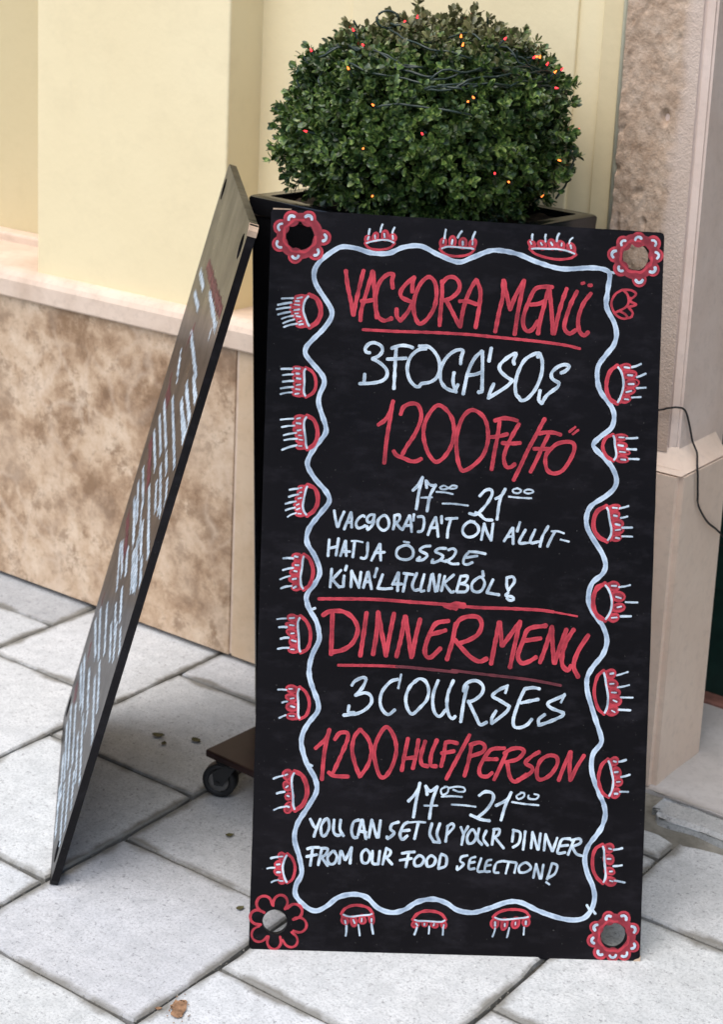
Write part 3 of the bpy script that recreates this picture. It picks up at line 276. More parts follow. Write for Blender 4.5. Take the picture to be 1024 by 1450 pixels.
('painted_eye', None, 'm 70 620,7018 572,7012;r 32 630,7017 619,6999 589,6987 555,6988 531,7000 528,7018 549,7035 584,7040 616,7033;m 70 614,6944 554,6937;r 29 635,6944 617,6916 577,6898 536,6901 514,6922 517,6949 546,6970 587,6978 623,6967;m 70 593,6855 531,6848;r 32 613,6865 605,6841 570,6821 526,6815 493,6825 489,6847 513,6870 553,6884 593,6881;m 70 579,6765 520,6759;r 37 594,6765 574,6744 534,6731 494,6732 472,6746 480,6768 514,6787 555,6794 587,6784;m 70 588,6693 534,6688;r 28 598,6699 592,6679 563,6662 524,6659 492,6669 484,6688 505,6708 543,6718 579,6715;m 70 613,6621 546,6614;r 37 636,6614 613,6591 570,6580 526,6587 500,6607 507,6630 544,6646 593,6649 628,6636;r 62 661,7055 752,7023 790,6985 812,6941 824,6889 829,6835 825,6784 813,6739 791,6695 755,6647 673,6587;r 26 624,7047 619,7005 618,6963 613,6916 606,6863 597,6810 590,6760 588,6717 593,6677 607,6636 632,6588;w 20 577,7011 550,7005;w 21 577,6941 549,6935;w 23 576,6856 529,6843;w 21 546,6763 508,6745;w 24 558,6696 513,6677;w 20 583,6614 536,6616;w 31 660,7031 643,6991 635,6950 627,6905 618,6855 610,6806 604,6760 605,6721 612,6684 629,6646 663,6605;w 29 525,6995 456,6986 394,6973;w 30 531,6907 452,6889 386,6864;w 28 495,6799 414,6782 340,6757;w 27 487,6706 410,6686 345,6659;w 23 510,6624 434,6598 380,6560'),
('painted_eye', None, 'm 91 605,5955 528,5954;r 35 625,5971 628,5935 596,5907 544,5902 497,5922 473,5956 486,5988 532,6004 588,5997;m 91 607,5833 543,5832;r 33 620,5828 599,5800 556,5787 512,5795 487,5821 491,5854 522,5878 569,5880 608,5859;m 91 585,5734 513,5732;r 30 603,5737 583,5707 534,5687 481,5689 450,5713 456,5744 492,5769 542,5777 586,5764;m 91 586,5626 500,5624;r 36 613,5632 598,5600 549,5580 487,5580 444,5602 441,5633 479,5660 537,5669 590,5658;m 91 605,5503 549,5502;r 30 611,5497 596,5467 560,5454 517,5462 488,5489 488,5526 519,5553 562,5555 598,5532;r 56 647,6000 729,5945 764,5886 785,5831 796,5783 800,5738 797,5691 787,5637 768,5577 736,5519 663,5465;r 26 614,5993 612,5937 616,5879 617,5825 615,5778 609,5734 602,5688 598,5635 599,5577 607,5520 627,5470;w 27 556,5958 511,5966;w 24 577,5833 525,5834;w 25 553,5738 510,5746;w 28 544,5630 493,5618;w 27 549,5510 508,5487;w 31 647,5968 635,5914 632,5861 630,5813 625,5770 619,5730 614,5687 612,5638 616,5584 627,5531 655,5483;w 31 490,5936 407,5937 339,5931;w 30 494,5791 411,5775 340,5752;w 24 452,5667 377,5645 302,5609;w 29 480,5516 388,5502 322,5474'),
('painted_eye', None, 'm 100 573,5027 513,5031;r 35 578,5024 562,4998 522,4988 477,4998 448,5023 450,5055 482,5076 528,5077 565,5055;m 100 569,4917 479,4925;r 29 598,4916 585,4893 536,4883 473,4892 425,4915 415,4941 449,4959 511,4959 570,4941;m 100 577,4805 499,4812;r 29 598,4789 569,4760 516,4755 464,4777 434,4814 441,4847 483,4862 542,4853 588,4825;m 100 601,4668 546,4673;r 33 605,4679 598,4641 563,4620 519,4624 488,4649 483,4688 504,4722 542,4733 583,4716;m 100 605,4553 535,4559;r 33 622,4550 598,4520 550,4507 499,4519 473,4549 483,4583 523,4605 572,4605 611,4582;r 51 629,5071 713,5002 752,4945 776,4894 790,4842 797,4784 797,4720 789,4656 771,4600 737,4552 654,4510;r 26 591,5067 578,5008 577,4956 583,4908 592,4859 602,4802 609,4739 613,4676 613,4618 612,4567 618,4518;w 24 538,5034 468,5025;w 19 542,4919 474,4925;w 19 547,4803 499,4796;w 26 581,4678 515,4695;w 20 554,4556 505,4557;w 31 622,5035 601,4984 597,4939 600,4895 606,4848 614,4795 621,4736 626,4677 629,4623 633,4575 650,4528;w 23 418,5022 349,5017 280,5006;w 32 433,4890 373,4892 316,4886;w 33 466,4732 407,4729 347,4712;w 29 474,4578 389,4575 308,4557'),
('painted_eye', None, 'm 107 607,3952 526,3955;r 26 629,3955 617,3919 573,3901 515,3907 470,3935 461,3974 495,4005 552,4012 604,3992;m 107 612,3823 522,3827;r 30 641,3813 615,3785 560,3775 500,3791 461,3823 460,3854 503,3873 569,3869 624,3845;m 107 625,3685 538,3689;r 32 653,3680 626,3642 567,3626 507,3639 476,3674 483,3717 525,3744 585,3745 637,3720;m 107 629,3541 546,3545;r 25 653,3552 643,3521 598,3502 537,3502 491,3522 483,3553 517,3581 573,3593 626,3580;r 47 660,3993 741,3935 777,3884 800,3839 812,3797 818,3751 817,3698 809,3643 791,3591 758,3546 680,3507;r 26 625,3988 616,3935 619,3887 626,3845 633,3804 640,3759 642,3708 642,3653 639,3601 638,3555 646,3513;w 17 552,3959 499,3958;w 17 583,3821 527,3810;w 23 597,3684 538,3698;w 19 592,3548 524,3550;w 31 655,3961 639,3914 637,3872 641,3834 646,3796 650,3754 653,3706 654,3655 655,3606 658,3562 675,3522;w 25 464,3942 393,3945 335,3942;w 25 483,3767 441,3762 406,3746;w 26 469,3560 425,3542 370,3513'),
('painted_eye', None, 'm 113 576,2670 515,2665;r 34 588,2687 585,2636 557,2595 514,2589 474,2620 460,2670 483,2713 526,2733 566,2723;m 113 579,2488 526,2483;r 26 590,2479 581,2438 550,2419 511,2429 479,2465 471,2514 492,2551 533,2556 571,2526;m 113 604,2340 557,2336;r 25 610,2348 603,2314 574,2288 538,2286 513,2308 509,2341 525,2370 557,2383 591,2374;m 113 610,2168 554,2163;r 29 623,2176 606,2120 568,2088 526,2090 502,2126 509,2183 541,2231 581,2248 613,2226;r 67 634,2717 736,2669 783,2608 812,2544 830,2484 837,2430 836,2380 825,2327 803,2264 762,2195 662,2123;r 26 589,2708 573,2651 573,2588 581,2523 592,2463 603,2411 610,2362 612,2311 611,2252 610,2188 618,2125;w 21 529,2667 490,2650;w 20 544,2491 511,2466;w 23 566,2334 536,2345;w 27 574,2174 532,2185;w 31 627,2686 601,2629 597,2568 601,2509 609,2454 617,2407 624,2362 628,2315 630,2261 635,2202 656,2145;w 28 461,2644 383,2622 318,2594;w 32 494,2402 432,2392 378,2374;w 25 514,2179 422,2159 345,2123'),
('painted_eye', None, 'm 95 526,1432 481,1431;r 25 533,1438 522,1402 492,1381 458,1383 437,1408 438,1444 458,1474 490,1484 520,1470;m 95 491,1307 444,1306;r 31 495,1316 486,1284 458,1262 421,1261 393,1282 392,1314 417,1344 452,1357 482,1345;m 95 496,1191 440,1191;r 29 504,1204 507,1168 484,1141 445,1138 406,1160 387,1197 399,1228 436,1241 478,1232;m 95 541,1059 500,1059;r 33 546,1048 531,1024 501,1016 472,1028 455,1055 456,1086 477,1106 511,1103 538,1079;r 42 569,1470 636,1420 665,1373 684,1330 694,1292 699,1254 698,1211 690,1163 676,1114 650,1068 586,1029;r 26 539,1465 525,1416 515,1369 506,1328 500,1291 499,1253 504,1211 514,1164 526,1116 540,1072 556,1033;w 20 504,1426 453,1421;w 24 466,1307 418,1300;w 29 475,1188 427,1185;w 20 519,1055 471,1057;w 31 563,1442 541,1397 527,1355 517,1318 511,1284 510,1249 516,1210 526,1167 540,1122 556,1080 580,1043;w 31 431,1417 374,1408 325,1393;w 25 390,1253 322,1249 275,1237;w 25 454,1070 391,1056 349,1032'),
('painted_eye', None, 'm 99 1434,10799 1435,10840;r 26 1430,10793 1456,10802 1470,10829 1469,10859 1452,10879 1426,10881 1402,10864 1394,10834 1406,10805;m 103 1552,10829 1554,10882;r 32 1558,10819 1585,10843 1598,10883 1589,10919 1564,10933 1536,10919 1518,10885 1517,10847 1532,10821;m 103 1698,10849 1700,10920;r 33 1705,10827 1734,10851 1746,10896 1737,10944 1711,10969 1677,10959 1652,10918 1651,10869 1672,10834;m 99 1819,10825 1821,10875;r 38 1823,10814 1852,10826 1867,10857 1859,10892 1833,10916 1804,10919 1783,10895 1780,10858 1796,10826;r 35 1396,10763 1440,10709 1480,10688 1521,10677 1567,10672 1619,10672 1673,10678 1722,10688 1766,10704 1807,10729 1852,10784;r 26 1402,10787 1447,10796 1487,10803 1527,10812 1573,10821 1624,10830 1676,10835 1724,10836 1767,10832 1806,10823 1848,10810;w 26 1438,10822 1452,10866;w 19 1551,10842 1546,10892;w 26 1695,10869 1686,10919;w 25 1823,10844 1816,10898;w 25 1423,10767 1463,10783 1499,10794 1538,10804 1581,10814 1629,10822 1677,10826 1722,10825 1762,10820 1798,10809 1836,10790;w 32 1450,10905 1454,10939 1462,10982;w 27 1627,10945 1636,11008 1655,11062;w 29 1811,10938 1820,10979 1841,11020'),
('painted_eye', None, 'm 112 2590,10771 2593,10833;r 31 2595,10756 2624,10780 2638,10822 2631,10865 2606,10887 2572,10876 2547,10838 2543,10794 2563,10762;m 119 2731,10790 2735,10870;r 29 2718,10765 2753,10769 2781,10807 2786,10861 2765,10908 2731,10927 2701,10905 2685,10852 2693,10797;m 119 2893,10778 2898,10851;r 31 2890,10754 2928,10770 2950,10813 2948,10862 2922,10895 2882,10899 2849,10870 2838,10820 2855,10774;m 113 3044,10775 3047,10838;r 38 3044,10756 3076,10778 3096,10822 3091,10866 3066,10888 3032,10877 3004,10843 2996,10799 3012,10764;r 36 2541,10723 2597,10668 2648,10644 2694,10629 2742,10622 2797,10621 2858,10625 2921,10635 2977,10651 3028,10678 3077,10740;r 26 2549,10751 2607,10767 2658,10774 2704,10775 2751,10773 2805,10769 2866,10765 2926,10764 2981,10765 3029,10767 3074,10766;w 18 2593,10813 2597,10858;w 30 2725,10804 2734,10867;w 29 2894,10799 2890,10849;w 20 3042,10807 3044,10854;w 25 2576,10731 2627,10753 2672,10761 2715,10764 2760,10763 2811,10760 2867,10757 2923,10754 2974,10753 3019,10752 3061,10742;w 27 2611,10885 2616,10960 2626,11022;w 32 2813,10905 2836,10958 2871,11006;w 32 3037,10882 3051,10942 3076,11002'),
('painted_eye', None, 'm 105 5400,9020 5463,9031;r 27 5397,9008 5432,8985 5483,8983 5525,9005 5537,9038 5516,9068 5474,9081 5426,9070 5395,9041;m 105 5447,8907 5551,8923;r 37 5417,8897 5455,8868 5526,8863 5595,8885 5628,8922 5609,8956 5549,8971 5478,8961 5426,8932;m 105 5483,8769 5588,8785;r 25 5455,8769 5474,8732 5533,8719 5607,8734 5662,8771 5669,8815 5622,8845 5548,8844 5483,8814;m 105 5448,8644 5537,8658;r 30 5430,8650 5434,8620 5477,8606 5540,8616 5594,8645 5616,8678 5592,8702 5532,8704 5467,8683;m 105 5412,8525 5483,8537;r 30 5400,8528 5411,8498 5453,8485 5505,8496 5543,8526 5551,8559 5525,8579 5475,8579 5425,8559;r 61 5332,9050 5244,8983 5208,8924 5187,8860 5176,8791 5174,8722 5180,8662 5194,8610 5219,8563 5259,8513 5352,8465;r 26 5375,9052 5399,9004 5419,8953 5436,8895 5447,8830 5451,8764 5447,8704 5437,8650 5423,8599 5410,8543 5393,8478;w 27 5442,9028 5517,9019;w 29 5498,8909 5565,8906;w 28 5514,8773 5591,8775;w 24 5481,8647 5560,8669;w 22 5461,8541 5521,8535;w 31 5343,9022 5379,8980 5403,8932 5420,8876 5432,8816 5435,8755 5431,8699 5420,8650 5405,8602 5387,8550 5358,8490;w 33 5554,9031 5631,9056 5692,9087;w 31 5637,8882 5705,8909 5771,8942;w 30 5639,8715 5705,8720 5778,8728;w 25 5569,8568 5641,8575 5708,8581'),
('painted_eye', None, 'm 85 5360,7960 5458,7956;r 24 5327,7964 5340,7933 5392,7912 5458,7913 5511,7935 5526,7966 5491,7991 5424,8000 5358,7990;m 85 5368,7838 5446,7834;r 37 5352,7835 5379,7811 5433,7798 5488,7802 5517,7821 5511,7848 5471,7871 5414,7876 5366,7861;m 85 5391,7740 5497,7736;r 26 5355,7744 5384,7716 5452,7696 5528,7696 5571,7716 5561,7744 5507,7767 5435,7776 5376,7767;m 85 5387,7624 5480,7621;r 30 5361,7619 5390,7589 5449,7576 5513,7582 5552,7608 5542,7642 5490,7666 5423,7670 5374,7651;r 52 5306,7992 5218,7957 5181,7915 5162,7872 5152,7832 5151,7798 5157,7764 5171,7728 5196,7686 5237,7640 5325,7594;r 26 5344,7987 5350,7948 5349,7905 5348,7861 5351,7822 5358,7788 5367,7756 5376,7721 5381,7681 5380,7638 5365,7597;w 20 5397,7954 5473,7954;w 29 5390,7835 5465,7825;w 20 5412,7736 5498,7729;w 29 5443,7618 5507,7614;w 31 5310,7971 5327,7932 5331,7891 5335,7852 5340,7816 5347,7785 5355,7755 5361,7723 5363,7687 5357,7647 5332,7609;w 32 5509,7942 5597,7946 5678,7956;w 33 5525,7780 5604,7778 5666,7778;w 29 5561,7630 5637,7631 5711,7631'),
('painted_eye', None, 'm 95 5302,6870 5381,6878;r 35 5281,6862 5301,6837 5350,6830 5405,6845 5441,6875 5444,6904 5408,6920 5350,6915 5299,6892;m 95 5313,6759 5372,6765;r 38 5309,6748 5336,6718 5382,6711 5423,6730 5440,6765 5430,6799 5395,6816 5349,6810 5314,6783;m 95 5354,6633 5429,6641;r 38 5342,6627 5375,6597 5432,6589 5484,6603 5504,6635 5485,6672 5438,6696 5384,6693 5346,6665;m 95 5362,6527 5436,6535;r 31 5354,6517 5387,6494 5441,6489 5492,6507 5514,6536 5493,6564 5443,6578 5390,6571 5355,6547;m 95 5344,6414 5411,6421;r 26 5339,6423 5344,6391 5378,6373 5428,6377 5471,6402 5486,6436 5463,6461 5416,6467 5367,6452;r 66 5244,6899 5132,6841 5087,6785 5063,6724 5052,6661 5051,6601 5059,6549 5078,6504 5110,6459 5160,6409 5271,6360;r 26 5292,6899 5299,6855 5300,6805 5305,6748 5314,6688 5328,6630 5341,6579 5351,6533 5353,6486 5345,6433 5322,6371;w 25 5338,6878 5405,6874;w 28 5359,6759 5408,6751;w 30 5391,6629 5455,6615;w 18 5390,6536 5467,6549;w 23 5401,6422 5458,6414;w 31 5248,6873 5270,6833 5279,6785 5288,6731 5300,6675 5313,6623 5325,6576 5331,6533 5329,6490 5317,6440 5281,6383;w 29 5443,6871 5514,6889 5579,6912;w 27 5465,6725 5517,6736 5569,6753;w 33 5495,6578 5580,6582 5645,6585;w 26 5496,6446 5585,6449 5655,6448'),
('painted_eye', None, 'm 127 5330,5680 5417,5684;r 28 5304,5684 5329,5643 5388,5622 5450,5629 5483,5661 5477,5704 5437,5741 5378,5751 5324,5726;m 127 5396,5532 5487,5536;r 33 5378,5519 5419,5474 5486,5459 5547,5480 5570,5526 5542,5574 5482,5600 5418,5597 5378,5566;m 127 5408,5353 5492,5356;r 32 5394,5340 5421,5309 5476,5300 5536,5316 5573,5351 5565,5392 5516,5418 5452,5413 5405,5381;m 127 5352,5205 5414,5207;r 34 5348,5214 5353,5172 5389,5145 5436,5148 5474,5180 5488,5222 5472,5254 5427,5263 5378,5248;r 70 5262,5719 5164,5662 5124,5611 5102,5556 5090,5494 5088,5428 5095,5364 5112,5309 5139,5260 5183,5210 5284,5156;r 26 5308,5715 5331,5665 5351,5617 5369,5564 5385,5504 5394,5440 5394,5377 5385,5322 5370,5272 5353,5221 5330,5165;w 21 5363,5688 5438,5688;w 24 5437,5524 5515,5503;w 22 5463,5362 5524,5379;w 22 5383,5201 5462,5209;w 31 5272,5688 5309,5644 5333,5599 5354,5549 5369,5492 5376,5432 5375,5375 5366,5323 5349,5276 5327,5230 5292,5179;w 28 5475,5672 5572,5687 5648,5709;w 27 5587,5447 5682,5446 5771,5448;w 33 5519,5227 5598,5231 5677,5235'),
('painted_eye', None, 'm 113 5340,4345 5406,4347;r 33 5326,4347 5340,4302 5381,4277 5428,4285 5461,4323 5467,4370 5441,4404 5393,4411 5346,4389;m 113 5360,4193 5449,4195;r 25 5332,4187 5363,4151 5424,4136 5483,4148 5512,4181 5500,4224 5453,4255 5392,4257 5343,4228;m 113 5400,4069 5467,4071;r 37 5395,4071 5418,4037 5467,4017 5519,4024 5547,4053 5538,4089 5498,4117 5446,4123 5406,4104;m 113 5401,3938 5500,3941;r 39 5370,3942 5391,3895 5447,3868 5516,3876 5564,3914 5566,3963 5520,3998 5452,4006 5394,3984;m 113 5380,3784 5465,3786;r 35 5357,3798 5361,3752 5402,3725 5460,3726 5511,3753 5531,3798 5507,3841 5451,3857 5391,3839;r 48 5290,4397 5211,4325 5180,4250 5164,4179 5156,4117 5156,4061 5163,4004 5178,3939 5202,3867 5239,3795 5319,3732;r 26 5325,4391 5334,4323 5340,4250 5349,4182 5360,4122 5372,4068 5382,4012 5387,3948 5385,3877 5376,3805 5357,3739;w 30 5394,4349 5439,4358;w 21 5392,4195 5451,4201;w 19 5419,4066 5494,4066;w 22 5453,3949 5507,3927;w 17 5435,3792 5485,3767;w 31 5294,4358 5314,4293 5326,4227 5338,4166 5350,4112 5361,4062 5369,4010 5371,3951 5367,3885 5355,3818 5328,3755;w 25 5490,4329 5570,4353 5661,4387;w 25 5510,4146 5604,4165 5688,4189;w 27 5565,3997 5654,3997 5748,3999;w 33 5541,3808 5629,3808 5717,3806'),
('painted_eye', None, 'm 111 5455,3017 5512,3026;r 31 5439,3019 5451,2978 5486,2958 5526,2969 5553,3006 5557,3050 5536,3078 5497,3081 5458,3058;m 115 5495,2845 5555,2854;r 32 5477,2854 5496,2809 5538,2787 5583,2794 5608,2828 5600,2876 5567,2918 5525,2929 5489,2903;m 115 5522,2704 5578,2712;r 26 5514,2695 5534,2659 5572,2648 5613,2668 5635,2708 5624,2746 5588,2766 5547,2761 5518,2733;m 111 5490,2529 5547,2537;r 35 5482,2549 5478,2499 5502,2469 5541,2470 5579,2500 5599,2549 5590,2595 5554,2612 5511,2594;r 52 5408,3053 5327,2983 5295,2915 5278,2848 5270,2789 5269,2738 5276,2690 5290,2639 5315,2582 5352,2523 5434,2474;r 26 5445,3053 5456,2998 5465,2937 5477,2876 5491,2820 5502,2771 5510,2724 5511,2672 5506,2613 5494,2549 5473,2486;w 24 5491,3024 5529,3014;w 24 5510,2856 5563,2864;w 17 5548,2710 5600,2715;w 29 5524,2531 5569,2532;w 31 5413,3022 5436,2971 5451,2914 5466,2859 5479,2809 5490,2765 5496,2721 5495,2673 5488,2617 5473,2558 5443,2497;w 33 5574,3019 5622,3029 5681,3050;w 32 5612,2787 5689,2807 5745,2827;w 28 5603,2563 5671,2566 5730,2566'),
('painted_eye', None, 'm 121 5419,1709 5484,1702;r 29 5406,1724 5406,1680 5436,1646 5480,1640 5521,1664 5540,1705 5525,1747 5482,1769 5435,1759;m 128 5427,1542 5488,1535;r 31 5413,1557 5423,1504 5461,1465 5506,1460 5537,1491 5542,1542 5521,1588 5479,1609 5435,1597;m 128 5451,1360 5504,1355;r 26 5445,1366 5463,1331 5502,1308 5543,1306 5566,1327 5559,1362 5527,1396 5487,1411 5455,1398;m 120 5451,1210 5533,1202;r 35 5423,1221 5436,1176 5480,1143 5536,1139 5579,1167 5586,1211 5552,1248 5497,1264 5447,1254;r 51 5371,1755 5285,1711 5250,1661 5231,1604 5223,1537 5223,1469 5229,1407 5244,1351 5269,1297 5309,1238 5396,1165;r 26 5408,1745 5415,1693 5414,1640 5413,1580 5417,1514 5424,1447 5434,1386 5443,1333 5449,1283 5448,1229 5435,1168;w 21 5465,1700 5505,1687;w 25 5448,1542 5501,1541;w 23 5492,1350 5530,1353;w 18 5498,1212 5545,1200;w 31 5375,1724 5392,1675 5397,1623 5400,1565 5406,1503 5413,1441 5422,1385 5428,1336 5431,1290 5426,1242 5403,1188;w 31 5539,1681 5607,1691 5672,1710;w 29 5542,1433 5617,1439 5675,1451;w 29 5572,1215 5657,1202 5726,1190'),
('painted_eye', None, 'm 104 1475,536 1483,487;r 25 1461,540 1499,534 1528,507 1536,468 1521,437 1487,430 1450,451 1430,487 1434,522;m 104 1610,527 1621,462;r 34 1617,542 1645,522 1661,480 1657,435 1636,406 1607,409 1584,445 1578,494 1592,532;m 104 1741,551 1750,504;r 26 1751,555 1786,538 1804,503 1797,469 1767,450 1731,453 1704,478 1699,516 1717,547;m 104 1881,564 1893,499;r 24 1873,584 1900,570 1921,530 1928,483 1917,453 1893,454 1865,483 1849,527 1853,567;r 41 1425,585 1467,655 1513,687 1555,708 1594,719 1637,725 1687,724 1743,717 1799,702 1852,674 1906,604;r 26 1436,553 1491,539 1542,536 1585,538 1625,544 1668,553 1716,561 1768,567 1821,569 1867,569 1907,574;w 24 1487,489 1497,447;w 20 1610,505 1635,453;w 18 1740,529 1738,478;w 25 1887,527 1889,484;w 24 1457,578 1509,558 1554,551 1593,552 1631,556 1671,564 1715,571 1764,577 1812,582 1856,587 1892,601;w 30 1511,414 1513,332 1506,260;w 24 1690,431 1707,344 1719,268;w 32 1890,452 1905,376 1920,303'),
('painted_eye', None, 'm 76 2559,496 2563,451;r 26 2550,509 2589,508 2613,487 2614,455 2591,427 2552,415 2516,427 2502,458 2516,490;m 76 2694,502 2697,470;r 28 2703,507 2728,495 2739,472 2729,449 2704,437 2678,440 2660,457 2660,482 2677,502;m 76 2842,496 2846,455;r 26 2857,504 2890,483 2902,452 2887,428 2853,421 2814,435 2790,461 2792,489 2818,506;m 77 2988,501 2992,454;r 33 2977,514 3004,510 3024,487 3029,454 3015,426 2990,418 2964,435 2950,466 2956,497;r 44 2511,530 2562,605 2610,638 2654,657 2697,667 2746,671 2802,669 2861,661 2917,643 2968,613 3018,543;r 26 2520,499 2576,496 2626,501 2670,505 2713,508 2761,507 2816,503 2874,499 2927,496 2974,498 3016,510;w 25 2567,476 2591,445;w 25 2695,480 2693,456;w 21 2842,481 2832,450;w 22 2993,467 2986,443;w 25 2544,529 2595,517 2639,516 2679,518 2720,518 2766,516 2817,513 2870,511 2920,511 2964,516 3002,537;w 32 2582,414 2569,365 2548,310;w 24 2768,439 2769,379 2765,327;w 28 2981,428 2981,366 2980,317'),
('painted_eye', None, 'm 113 3773,562 3765,488;r 26 3775,587 3810,569 3824,524 3813,472 3780,440 3739,444 3708,481 3705,531 3733,572;m 125 3916,549 3907,473;r 25 3919,572 3948,557 3958,514 3945,461 3915,423 3884,418 3867,451 3869,505 3890,552;m 125 4093,574 4083,499;r 28 4094,599 4129,587 4143,545 4131,494 4098,457 4058,449 4029,476 4027,526 4053,576;m 113 4245,591 4238,534;r 27 4245,606 4280,590 4297,552 4286,510 4253,486 4215,491 4190,518 4188,558 4210,593;r 41 3733,608 3798,669 3852,697 3904,715 3960,726 4022,731 4088,732 4148,726 4201,714 4247,689 4291,629;r 26 3736,580 3791,566 3840,561 3888,562 3942,567 4003,575 4067,584 4128,591 4181,595 4230,597 4282,602;w 29 3770,531 3773,475;w 21 3919,515 3919,472;w 18 4081,538 4080,502;w 29 4240,558 4238,512;w 25 3766,602 3813,582 3857,575 3903,574 3954,578 4011,585 4070,593 4127,601 4177,607 4223,613 4271,626;w 25 3775,441 3760,372 3737,312;w 24 3988,452 3974,372 3957,306;w 24 4215,468 4213,416 4210,353'),
('painted_eye', None, 'm 107 3959,10814 3949,10857;r 37 3963,10809 3993,10818 4003,10845 3986,10878 3952,10901 3918,10906 3900,10887 3905,10854 3929,10823;m 115 4119,10810 4108,10857;r 33 4105,10805 4148,10808 4171,10834 4165,10870 4133,10899 4088,10908 4053,10894 4043,10862 4064,10827;m 123 4270,10822 4258,10879;r 35 4260,10814 4290,10819 4305,10850 4298,10894 4273,10929 4242,10937 4216,10916 4210,10877 4228,10837;m 115 4404,10809 4393,10861;r 33 4400,10803 4435,10810 4452,10840 4440,10881 4406,10912 4368,10918 4344,10896 4343,10857 4365,10821;m 108 4568,10775 4555,10837;r 38 4585,10757 4614,10775 4617,10814 4593,10857 4552,10885 4513,10883 4496,10851 4508,10805 4543,10769;r 37 3917,10782 3997,10713 4078,10681 4162,10659 4241,10645 4310,10637 4371,10635 4431,10639 4499,10649 4572,10669 4639,10722;r 26 3918,10808 3981,10807 4055,10802 4133,10800 4209,10800 4275,10801 4335,10802 4396,10799 4465,10790 4544,10775 4625,10751;w 22 3945,10853 3926,10892;w 23 4109,10845 4087,10879;w 27 4268,10849 4242,10890;w 21 4406,10845 4410,10885;w 28 4558,10813 4546,10858;w 25 3953,10781 4013,10788 4083,10789 4155,10789 4223,10790 4283,10792 4339,10792 4395,10787 4460,10777 4532,10760 4610,10731;w 30 3954,10918 3951,10963 3956,11004;w 28 4161,10899 4152,10964 4160,11008;w 32 4332,10912 4339,10982 4365,11029;w 24 4523,10883 4537,10940 4574,10974'),
('painted_eye', 'plain red eye without white strokes', 'r 34 5370,10211 5266,10143 5207,10025 5221,9920 5289,9816 5396,9768 5512,9793;r 34 5370,10211 5447,10140 5472,10035 5432,9949 5328,9886 5276,9858;r 34 5391,10212 5508,10206 5578,10156 5523,10090 5459,10094;r 34 5512,10090 5497,10036 5590,9993 5475,9951;r 34 5464,9950 5537,9868 5523,9800;r 34 5328,9886 5415,9843 5459,9798'),
('painted_flower', None, 'm 207 282,11066 266,11095;r 33 216,10981 167,11045 159,11111 190,11170 249,11201 315,11192 365,11148 388,11071;m 207 510,11075 524,11106;r 33 413,11070 434,11148 480,11196 540,11210 593,11186 622,11131 615,11066 570,10999;m 207 141,10946 111,10959;r 29 146,10844 68,10862 19,10908 5,10970 30,11028 85,11061 151,11058 218,11014;m 207 130,10715 100,10701;r 28 208,10649 141,10604 75,10599 20,10631 -6,10688 7,10751 55,10797 133,10817;m 207 348,10561 342,10528;r 26 442,10588 440,10508 407,10451 352,10423 294,10434 253,10480 244,10545 272,10621;m 207 626,10618 650,10594;r 31 659,10715 725,10670 754,10610 745,10547 702,10501 638,10490 578,10517 531,10582;m 207 726,10825 759,10824;r 30 685,10920 765,10932 826,10907 862,10853 860,10789 820,10737 757,10716 678,10733;m 132 686,10847 679,10773 653,10703 610,10642 553,10595 485,10563 412,10551 338,10557 268,10583 207,10626 160,10683 128,10751 116,10825 123,10899 148,10969 191,11030 249,11077 316,11109 390,11121 464,11115 534,11089 594,11046 642,10989 673,10921 686,10847;r 30 638,10846 643,10781 630,10715 575,10674 533,10626 477,10588 410,10598 346,10593 280,10606 239,10661 190,10703 153,10759 163,10826 158,10891 171,10957 226,10998 268,11046 324,11084 392,11074 456,11079;w 42 221,11075 223,11107 245,11132 277,11138 306,11124;w 43 476,11129 504,11149 539,11149 566,11128 574,11094;w 35 86,10912 66,10940 67,10976 90,11003 124,11011;w 36 125,10650 89,10651 60,10673 51,10708 64,10742;w 43 391,10529 377,10502 350,10489 320,10495 300,10518;w 39 681,10639 696,10609 691,10576 666,10553 633,10549;w 40 777,10871 799,10845 802,10812 784,10783 752,10772'),
